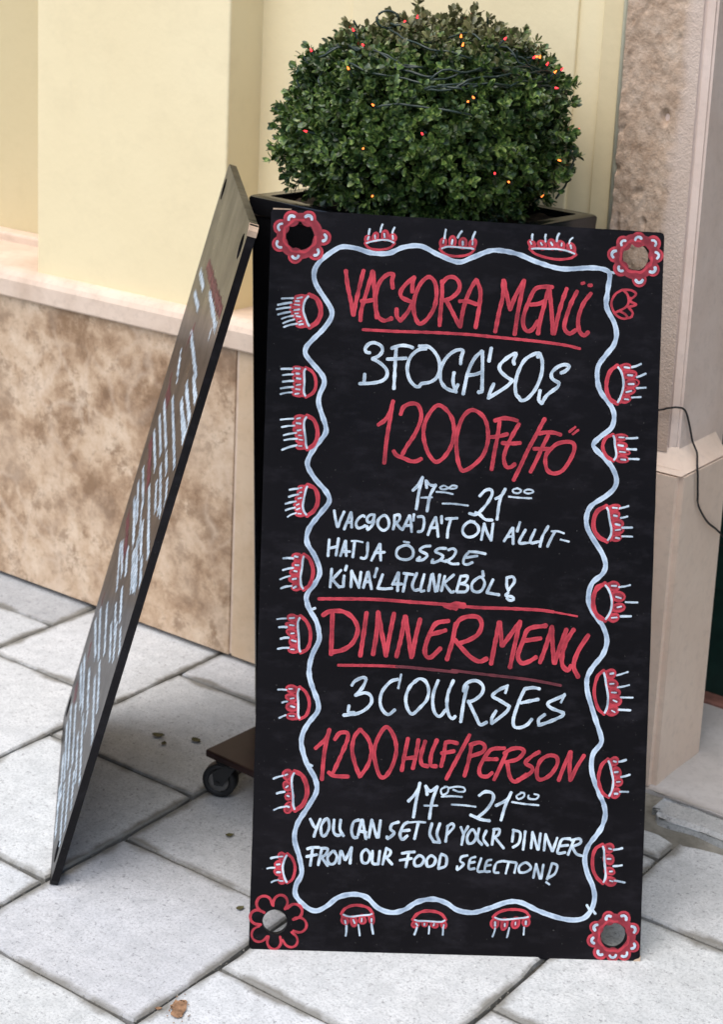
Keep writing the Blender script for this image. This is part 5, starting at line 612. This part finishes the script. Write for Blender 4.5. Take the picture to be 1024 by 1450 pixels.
plate('panel', OUTLINE, HOLES, .012, M['board'], B1)
for k, (nm, lb, dt) in enumerate(STROKES1): stroke_obj(nm, lb, dt, B1, k * 5)
def chip(parent, pts, y0, y1, nm='worn_corner'):
    v = [(x, y0, z) for x, z in pts] + [(x, y1, z) for x, z in pts]; n = len(pts)
    f = [tuple(range(n)), tuple(range(n, 2 * n))[::-1]] + [(k, (k + 1) % n, n + (k + 1) % n, n + k) for k in range(n)]
    return obj_py(nm, v, f, M['wood'], parent)
ox, oz = OUTLINE[1]; chip(B1, [(ox - .013, oz - .0012), (ox + .0006, oz - .0015), (ox + .0008, oz + .010), (ox - .002, oz + .006), (ox - .008, oz + .004)], -.0006, .0126)
ox, oz = OUTLINE[3]; chip(B1, [(ox + .003, oz + .0008), (ox + .003, oz - .0014), (ox + .030, oz - .0012), (ox + .031, oz + .0006)], -.0005, .012, 'pale_edge')  # thin pale strip along the top left edge
B2 = empty('menu_board', M=board_matrix((-2.25251, 2.1926975, .0018), -.80693, .262856, -.0052))
tag(B2, 'black menu board seen almost edge on, leaning against the left side of the planter', 'menu board', 'hand painted black menu boards')
H2 = 1.11715
plate('panel', [(0, 0), (.6, 0), (.6, H2), (0, H2)], [(.042, .042, .02), (.558, .042, .02), (.558, H2 - .042, .02), (.042, H2 - .042, .02)], .013, M['board2'], B2, .012)
for k, (nm, lb, dt) in enumerate(STROKES2): stroke_obj(nm, lb, dt, B2, k * 9, True)
chip(B2, [(.585, H2 + .0006), (.596, H2 - .003), (.6008, H2 - .008), (.6006, H2 - .017), (.592, H2 - .006)], -.0006, .0136)

# ------------------------------------------------------------------ trolley and planter
TR = empty('plant_trolley', (-1.60, 2.345, 0), math.radians(-3)); tag(TR, 'dark brown wheeled plant trolley on black castors under the black planter', 'plant trolley')
box('platform', -.240, .225, -.212, .215, .072, .086, M['trolley'], TR, .003, 2)
def ring(bm, c, ax, r0, r1, w, n=28):
    ax = Vector(ax).normalized(); a = ax.orthogonal().normalized(); b = ax.cross(a); R = []
    for rr, h in ((r0, -w / 2), (r1 - .002, -w / 2), (r1, -w / 2 + .003), (r1, w / 2 - .003), (r1 - .002, w / 2), (r0, w / 2)):
        R.append([bm.verts.new(Vector(c) + ax * h + (a * math.cos(q) + b * math.sin(q)) * rr) for q in [2 * math.pi * k / n for k in range(n)]])
    for k in range(6):
        A, B = R[k], R[(k + 1) % 6]
        for i in range(n): bm.faces.new((A[i], A[(i + 1) % n], B[(i + 1) % n], B[i]))
for k, (x, y, ang) in enumerate(((-.203, -.188, 205), (.175, -.165, 100), (-.185, .17, 160), (.175, .17, 20))):
    a = math.radians(ang); ax = (math.cos(a + math.pi / 2), math.sin(a + math.pi / 2), 0); axv = Vector(ax); fw = Vector((math.cos(a), math.sin(a), 0))
    cs = empty('castor'); cs.parent = TR; cs.location = (x, y, 0)
    c = fw * .016 + Vector((0, 0, .031))
    bm = bmesh.new(); ring(bm, c, ax, .019, .031, .024); obj_bm('wheel', bm, M['rubber'], cs, True)
    bm = bmesh.new(); ring(bm, c, ax, .004, .0192, .028); obj_bm('hub', bm, M['hub'], cs, True)
    bm = bmesh.new()
    for s in (-1, 1):
        pts = [c + axv * .016 * s + fw * .006 - Vector((0, 0, .004)), c + axv * .016 * s + fw * .010 + Vector((0, 0, .020)), c + axv * .016 * s - fw * .022 + Vector((0, 0, .040)), c + axv * .016 * s - fw * .034 + Vector((0, 0, .036)), c + axv * .016 * s - fw * .010 - Vector((0, 0, .004))]
        A = [bm.verts.new(p) for p in pts]; B = [bm.verts.new(p + axv * .003 * s) for p in pts]
        bm.faces.new(A); bm.faces.new(B[::-1])
        for i in range(5): bm.faces.new((A[i], A[(i + 1) % 5], B[(i + 1) % 5], B[i]))
    P0 = Vector((0, 0, .0)); bm_box(bm, -.019, .019, -.019, .019, .063, .0715, .003)
    bm_tube(bm, [c - axv * .021, c + axv * .021], .004, 10)
    obj_bm('fork', bm, M['rubber'], cs)

RZ = math.radians(-6.5); EX = Vector((math.cos(RZ), math.sin(RZ), 0)); EY = Vector((-math.sin(RZ), math.cos(RZ), 0))
ZT = 1.051; PW, PD = .472, .372
FL = Vector((-1.907, 2.284, 0)); PC = FL + EX * PW / 2 + EY * PD / 2
PL = empty('planter', (PC.x, PC.y, .0865), RZ); tag(PL, 'tall glossy black square planter, tapering downward, on the trolley by the wall', 'planter')
def rrect(hx, hy, r, z, n=5):
    o = []
    for sx, sy, a0 in ((1, 1, 0), (-1, 1, 90), (-1, -1, 180), (1, -1, 270)):
        for k in range(n + 1):
            a = math.radians(a0 + 90 * k / n); o.append((sx * (hx - r) + r * math.cos(a), sy * (hy - r) + r * math.sin(a), z))
    return o
def loft(name, secs, m, parent, cap0=True, cap1=True, smooth=True):
    n = len(secs[0]); v = [p for s in secs for p in s]; f = []
    for k in range(len(secs) - 1):
        for i in range(n): f.append((k * n + i, k * n + (i + 1) % n, (k + 1) * n + (i + 1) % n, (k + 1) * n + i))
    if cap0: f.append(tuple(range(n))[::-1])
    if cap1: f.append(tuple(range((len(secs) - 1) * n, len(secs) * n)))
    o = obj_py(name, v, f, m, parent)
    if smooth:
        for p_ in o.data.polygons: p_.use_smooth = len(p_.vertices) == 4
        o.data.set_sharp_from_angle(angle=math.radians(30))
    return o
h = ZT - .0865; X2, Y2 = PW / 2, PD / 2
loft('body', [rrect(X2 - .028, Y2 - .026, .010, 0), rrect(X2 - .0035, Y2 - .0035, .012, h - .034)], M['gloss'], PL, True, True)
loft('rim', [rrect(X2 - .0035, Y2 - .0035, .012, h - .0335), rrect(X2 - .0005, Y2 - .0005, .012, h - .030), rrect(X2, Y2, .009, h - .004), rrect(X2 - .0012, Y2 - .0012, .012, h - .0012), rrect(X2 - .004, Y2 - .004, .010, h), rrect(X2 - .026, Y2 - .026, .008, h), rrect(X2 - .028, Y2 - .028, .008, h - .002), rrect(X2 - .030, Y2 - .030, .008, h - .033)], M['gloss'], PL, False, False)
bm = bmesh.new(); bmesh.ops.create_grid(bm, x_segments=40, y_segments=34, size=.5)
for v in bm.verts:
    x, y = v.co.x * (PW - .062), v.co.y * (PD - .062); v.co = Vector((x, y, h - .012 + noise.noise(Vector((x * 40, y * 40, 0))) * .007))
obj_bm('soil', bm, M['soil'], PL, True)

# ------------------------------------------------------------------ clipped box shrub
BC = Vector((-1.638, 2.43, 1.165)); EXP = 2.3
def srad(d):
    a, b = .230, .226; c = .193 if d.z > 0 else .13
    return 1 / ((abs(d.x / a) ** EXP + abs(d.y / b) ** EXP + abs(d.z / c) ** EXP) ** (1 / EXP))
NB1 = Vector((.5868, -.7672, .2518)); OB1 = Vector((-1.4875, 1.8294, 0)); NB2 = Vector((-.697, -.668, .2598)); OB2 = Vector((-2.2525, 2.1927, 0))
def ok(p, g=.016): return (p.z > 1.115 or (NB1.dot(p - OB1) < -.012 - g and NB2.dot(p - OB2) < -.012 - g)) and p.y < 2.706
SH = empty('box_shrub', (BC.x, BC.y, ZT - .01)); tag(SH, 'dense dark green box shrub clipped to a dome, growing in the black planter', 'shrub')
SO = Vector(SH.location)
bm = bmesh.new(); bmesh.ops.create_icosphere(bm, subdivisions=4, radius=1)
for v in bm.verts:
    d = v.co.normalized(); v.co = d * srad(d) * (.70 + .07 * noise.noise(d * 6)); v.co += BC - SO
    if v.co.z < .004: v.co.z = .004
obj_bm('shade_core', bm, M['core'], SH, True)  # solid core closing the gaps, its dark colour stands for the inner shade
LEAF = [(-.0, 0), (.30, .42), (.62, .50), (.88, .28), (1.0, 0)]
def sprig_geo(r, pairs, size):
    v = []; f = []; L = size * (.55 + .35 * pairs)
    bend = Vector((r.uniform(-.3, .3), r.uniform(-.3, .3), 0))
    def stem(t): return Vector((0, 0, L * t)) + bend * L * t * t
    a0 = len(v)
    for t in (0, .5, 1):
        p = stem(t)
        for q in range(3): v.append(p + Vector((math.cos(q * 2.094), math.sin(q * 2.094), 0)) * .0009)
    for k in (0, 1):
        for q in range(3): f.append((a0 + k * 3 + q, a0 + k * 3 + (q + 1) % 3, a0 + k * 3 + 3 + (q + 1) % 3, a0 + k * 3 + 3 + q))
    def leaf(p, d, s, up):
        d = d.normalized(); sd = d.cross(up).normalized(); nrm = sd.cross(d).normalized(); b = len(v)
        cu = r.uniform(.05, .25)
        for (t, w) in LEAF:
            c = p + d * s * t - nrm * s * cu * t * t
            if w == 0: v.append(c)
            else: v.extend((c + sd * w * s * .62 + nrm * s * .07, c - nrm * .0, c - sd * w * s * .62 + nrm * s * .07))
        # 0 | 1 2 3 | 4 5 6 | 7 8 9 | 10
        f.extend(((b, b + 1, b + 2), (b, b + 2, b + 3), (b + 1, b + 4, b + 5, b + 2), (b + 2, b + 5, b + 6, b + 3), (b + 4, b + 7, b + 8, b + 5), (b + 5, b + 8, b + 9, b + 6), (b + 7, b + 10, b + 8), (b + 8, b + 10, b + 9)))
    for k in range(pairs):
        t = .25 + .75 * (k + .5) / pairs; ph = k * 1.57 + r.uniform(-.3, .3)
        for s in (0, math.pi):
            dd = Vector((math.cos(ph + s), math.sin(ph + s), r.uniform(.35, .95) + t * .5)); leaf(stem(t), dd, size * r.uniform(.75, 1.1) * (1.05 - .25 * t), Vector((0, 0, 1)))
    for s in range(2):
        leaf(stem(1), Vector((r.uniform(-.4, .4), r.uniform(-.4, .4), 1)), size * .75, Vector((r.uniform(-1, 1), r.uniform(-1, 1), .1)))
    return v, f
vr = random.Random(3); variants = [sprig_geo(vr, vr.choice((2, 3, 3)), vr.uniform(.0150, .0192)) for _ in range(10)]
vmesh = []
for v, f in variants:
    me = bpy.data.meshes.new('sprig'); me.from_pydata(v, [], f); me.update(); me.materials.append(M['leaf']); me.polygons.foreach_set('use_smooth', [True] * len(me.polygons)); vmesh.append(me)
cand = []
lr = random.Random(8)
camp = Vector((0, 0, 1.537))
for layer, (cnt, k0, k1) in enumerate(((2800, .90, 1.03), (2300, .80, .92), (1500, .68, .82))):
    for i in range(cnt):
        u = (i + lr.random()) / cnt; zz = 1 - 1.86 * u; ph = i * 2.39996 + lr.random() * .5; rr = math.sqrt(max(0, 1 - zz * zz))
        d = Vector((rr * math.cos(ph), rr * math.sin(ph), zz)).normalized()
        d = Vector((d.x, d.y, d.z * .85)).normalized()
        lump = 1 + .07 * noise.noise(d * 3.1 + Vector((4, 1, 2))) + .12 * noise.noise(d * 7.3)
        stick = .10 * lr.random() if lr.random() < .09 else 0
        p = BC + d * srad(d) * (lr.uniform(k0, k1) * lump + stick - .095)
        if p.z < ZT + .002 and (abs((p - PC).dot(EX)) > .19 or 1): 
            if p.z < ZT - .05: continue
            if abs((p - PC).dot(EX)) < PW / 2 + .01 and abs((p - PC).dot(EY)) < PD / 2 + .01: p.z = ZT + .004 + lr.random() * .02
        if not ok(p): continue
        ax = (d + Vector((lr.gauss(0, .38), lr.gauss(0, .38), lr.gauss(.22, .3)))).normalized()
        if not ok(p + ax * .035, .004): continue
        cand.append((d.dot((camp - p).normalized()) - layer * .35 + lr.random() * .25, p, ax, lr.random() * 6.28, lr.randrange(10), lr.uniform(.8, 1.2)))
# a loose tuft that hangs out low on the left
for i in range(46):
    d = Vector((-.72, -.62 + lr.gauss(0, .16), -.12 + lr.gauss(0, .22))).normalized(); p = BC + d * srad(d) * lr.uniform(.84, 1.0)
    if ok(p, .01): cand.append((1.0, p, (d + Vector((-.3, -.1, lr.gauss(0, .4)))).normalized(), lr.random() * 6, lr.randrange(10), lr.uniform(.9, 1.2)))
cand.sort(key=lambda c: -c[0])
bigv = []; bigf = []
for n, (sc_, p, ax, rot, vi, s) in enumerate(cand):
    mt = Matrix.Translation(p - SO) @ (ax.to_track_quat('Z', 'Y').to_matrix() @ Matrix.Rotation(rot, 3, 'Z')).to_4x4() @ Matrix.Scale(s, 4)
    if n < 290:
        o = bpy.data.objects.new('leaf_sprig', vmesh[vi]); link(o, SH); o.matrix_local = mt
    else:
        v, f = variants[vi]; b = len(bigv); bigv.extend([tuple(mt @ q) for q in v]); bigf.extend([tuple(b + k for k in g) for g in f])
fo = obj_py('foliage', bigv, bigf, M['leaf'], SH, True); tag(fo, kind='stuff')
bm = bmesh.new()
for i in range(14):
    a = lr.random() * 6.28; r0 = lr.uniform(.02, .1); b = Vector((math.cos(a) * r0, math.sin(a) * r0, .0)); e = Vector((math.cos(a) * (r0 + .1), math.sin(a) * (r0 + .08), lr.uniform(.09, .16)))
    bm_tube(bm, [b, b.lerp(e, .5) + Vector((lr.gauss(0, .01), lr.gauss(0, .01), 0)), e], .004, 6, [1, .8, .5])
obj_bm('stem', bm, M['twig'], SH, True)

# ------------------------------------------------------------------ fairy lights draped over the shrub
FLt = empty('fairy_lights', (BC.x, BC.y, BC.z + .10)); tag(FLt, 'string of red and amber fairy lights on dark green cable draped over the box shrub', 'fairy lights')
FO = Vector(FLt.location)
for si, S_ in enumerate(CABLES):
    P = [Vector(q) for q in S_]; pts = catmull(P, .012); out = []
    for rep in range(2 if si in (4, 5, 6, 0, 1, 9) else 1):
        out = []
        for i, q in enumerate(pts):
            d = q.normalized(); k = 1.03 if si not in (3, 10) else 1.07
            pp = BC + d * srad(d) * (k + .035 * noise.noise(Vector((i * .8, si * 3.1, rep)))) + Vector((noise.noise(Vector((i * .2, si, rep + 5))), noise.noise(Vector((i * .22, si + 9, rep))), noise.noise(Vector((i * .21, si + 4, rep * 3))))) * (.006 + .008 * rep)
            if ok(pp, .004): out.append(pp - FO)
        if len(out) > 2:
            bm = bmesh.new(); bm_tube(bm, out, .0019, 6); obj_bm('cable', bm, M['cable'], FLt, True)
# a stray loop standing up from the crown
bm = bmesh.new(); c0 = BC + Vector((-.03, -.09, .186)) - FO
bm_tube(bm, [c0 + Vector((.018 * math.cos(q) * .8, .018 * math.cos(q) * .6, .012 + .014 * math.sin(q))) for q in [k * .42 for k in range(15)]], .0022, 6); obj_bm('cable', bm, M['cable'], FLt, True)
def bulb_geo(bm_s, bm_t):
    bm_tube(bm_s, [(0, 0, -.002), (0, 0, .014)], .0026, 7); bm_tube(bm_s, [(0, 0, .014), (0, 0, .0165)], .0019, 7)
    bm_tube(bm_t, [(0, 0, .0165), (0, 0, .0185), (0, 0, .022), (0, 0, .0245)], .0021, 8, [1, 1.05, .75, .25])
bs, bt = bmesh.new(), bmesh.new(); bulb_geo(bs, bt)
mes = bpy.data.meshes.new('bulb'); bs.to_mesh(mes); bs.free(); mes.materials.append(M['cable'])
mtip = {}
for k, mm in ((0, 'redlamp'), (1, 'amber')):
    me = bpy.data.meshes.new('bulb_tip'); bt.to_mesh(me); me.materials.append(M[mm]); mtip[k] = me
bt.free()
br = random.Random(21)
extra = [(.02, -.09, .22, 0), (.228, .05, .135, 1), (.205, .01, .16, 0), (.236, .03, .12, 0), (-.10, -.10, .2, 2), (.07, .06, .2, 2), (.19, -.02, .165, 2), (.23, .06, .13, 2), (-.13, -.2, .09, 2), (-.145, -.17, .13, 2)]
for (x, y, z, c) in BULBS + extra:
    d = Vector((x, y, z)); n = d.normalized(); p = BC + n * srad(n) * (1.0 if c != 2 else 1.02)
    to = (camp - p).normalized()
    ax = (n * 1.0 + Vector((br.gauss(0, .45), br.gauss(0, .45), br.gauss(.1, .35)))).normalized()
    if n.dot(to) < .35: ax = (n + Vector((br.gauss(0, .3), br.gauss(0, .3), .5 + br.random() * .5))).normalized()
    if ax.dot(to) < .1 and n.dot(to) > .5: ax = (ax + to * .6).normalized()
    if not ok(p + ax * .02, 0): p -= n * .03
    o = bpy.data.objects.new('bulb', mes); link(o, FLt)
    o.matrix_local = Matrix.Translation(p - FO + n * .006) @ ax.to_track_quat('Z', 'Y').to_matrix().to_4x4() @ Matrix.Scale(.74, 4)
    if c != 2: t_ = bpy.data.objects.new('bulb_tip', mtip[c]); link(t_, o)

# ------------------------------------------------------------------ mains cable from behind the board, round the pier, to the door
pts = [Vector(q) for q in [(-1.395, 2.42, 1.0), (-1.392, 2.55, .86), (-1.37, 2.655, .735), (-1.33, 2.681, .705), (-1.298, 2.686, .7102), (-1.281, 2.686, .7176), (-1.266, 2.687, .7222), (-1.257, 2.6943, .7211), (-1.257, 2.7132, .7083), (-1.257, 2.7328, .6784), (-1.256, 2.7469, .6493), (-1.245, 2.745, .632), (-1.2285, 2.715, .6185), (-1.2275, 2.7187, .6011), (-1.2275, 2.7264, .5627), (-1.2275, 2.7338, .5398), (-1.2275, 2.7761, .4997), (-1.2275, 2.8194, .4734), (-1.229, 2.86, .447), (-1.26, 2.95, .40), (-1.36, 3.06, .34)]]
bm = bmesh.new(); bm_tube(bm, catmull(pts, .012), .0019, 7)
mc = obj_bm('mains_cable', bm, M['black'], None, True); tag(mc, 'thin black cable trailing round the sandstone pier from behind the menu board', 'cable')

# ------------------------------------------------------------------ litter on the pavers
def litter(name, label, cat, x, y, s, ang, m, group=None, curl=.3):
    r = random.Random(int(x * 1e4)); n = 7; v = []; f = []
    for i in range(n + 1):
        t = i / n; w = math.sin(math.pi * min(1, t * 1.02 + .02)) ** .7 * .36
        for k in (-1, 0, 1): v.append((s * (t - .5), s * w * k * (1 + .15 * r.uniform(-1, 1)), s * (curl * (t - .5) ** 2 + .10 * abs(k) + .03)))
    for i in range(n):
        for k in (0, 1): a = i * 3 + k; f.append((a, a + 3, a + 4, a + 1))
    o = obj_py(name, v, f, m, None, True); o.location = (x, y, .0012); o.rotation_euler = (0, 0, math.radians(ang)); tag(o, label, cat, group); return o
G = 'small dry leaves lying on the pavers'
litter('fallen_leaf', 'olive dry leaf farthest back on the paver between the boards', 'leaf', -2.06, 2.252, .024, 30, M['dry'], G)
litter('fallen_leaf', 'tiny dark leaf fragment just in front of the olive dry leaf', 'leaf', -2.031, 2.236, .014, 120, M['dry'], G)
litter('fallen_leaf', 'dark narrow leaf beside the trolley castor', 'leaf', -1.993, 2.284, .022, -5, M['dry'], G)
litter('fallen_leaf', 'small dark leaf in the shade left of the large menu board', 'leaf', -1.721, 2.064, .015, 50, M['dry'], G)
litter('fallen_leaf', 'brown leaf on the bright paver near the board foot', 'leaf', -1.564, 1.906, .014, 70, M['dry'], G)
litter('dirt_crumb', 'reddish brown crumb in the joint at the bottom of the picture', 'crumb', -1.486, 1.635, .010, 40, M['stain'])
bm = bmesh.new(); sr = random.Random(4); ring_ = []
for k in range(26):
    a = 2 * math.pi * k / 26; r_ = .014 * (1 + .45 * noise.noise(Vector((math.cos(a) * 2, math.sin(a) * 2, 1)))); ring_.append(bm.verts.new((r_ * math.cos(a) * .8, r_ * 1.5 * math.sin(a), 0)))
bm.faces.new(ring_)
for k in range(18):
    a = sr.random() * 6.28; q = sr.uniform(.012, .026); c = Vector((q * math.cos(a) * .8, q * 1.4 * math.sin(a), 0)); bm.faces.new([bm.verts.new(c + Vector((math.cos(j) * .0016, math.sin(j) * .0016, 0))) for j in (0, 1.5, 3, 4.6)])
o = obj_bm('dried_stain', bm, M['stain']); o.location = (-1.463, 1.652, .0034); o.rotation_euler = (0, 0, .6); tag(o, 'brown dried stain on the front paver', 'stain')
# grit and moss crumbs in and beside the joints
gr = random.Random(2); gv = []; gf = []
for n in range(2600):
    if n % 2: 
        i = gr.randrange(-1, 5); x = -2.222 + PX * (i - 1) + gr.gauss(0, .0035); y = gr.uniform(1.3, 2.6)
    else:
        i = gr.randrange(-1, 5); x = -2.222 + PX * (i - 1) + gr.random() * PX; y = (2.485 if i % 2 == 1 else 2.306) + .3585 * gr.randrange(-4, 2) + gr.gauss(0, .0035)
    if y > 2.6: continue
    s = gr.uniform(.0006, .0019); b = len(gv); z = -.003 + gr.random() * .002
    gv += [(x + gr.uniform(-s, s), y - s, z), (x + s, y + gr.uniform(-s, s), z), (x - s, y + s, z), (x, y, z + s * 1.1)]
    gf += [(b, b + 1, b + 3), (b + 1, b + 2, b + 3), (b + 2, b, b + 3)]
g = obj_py('grit', gv, gf, M['dirt']); tag(g, 'crumbs of grit and dirt along the paver joints', 'grit', kind='stuff')
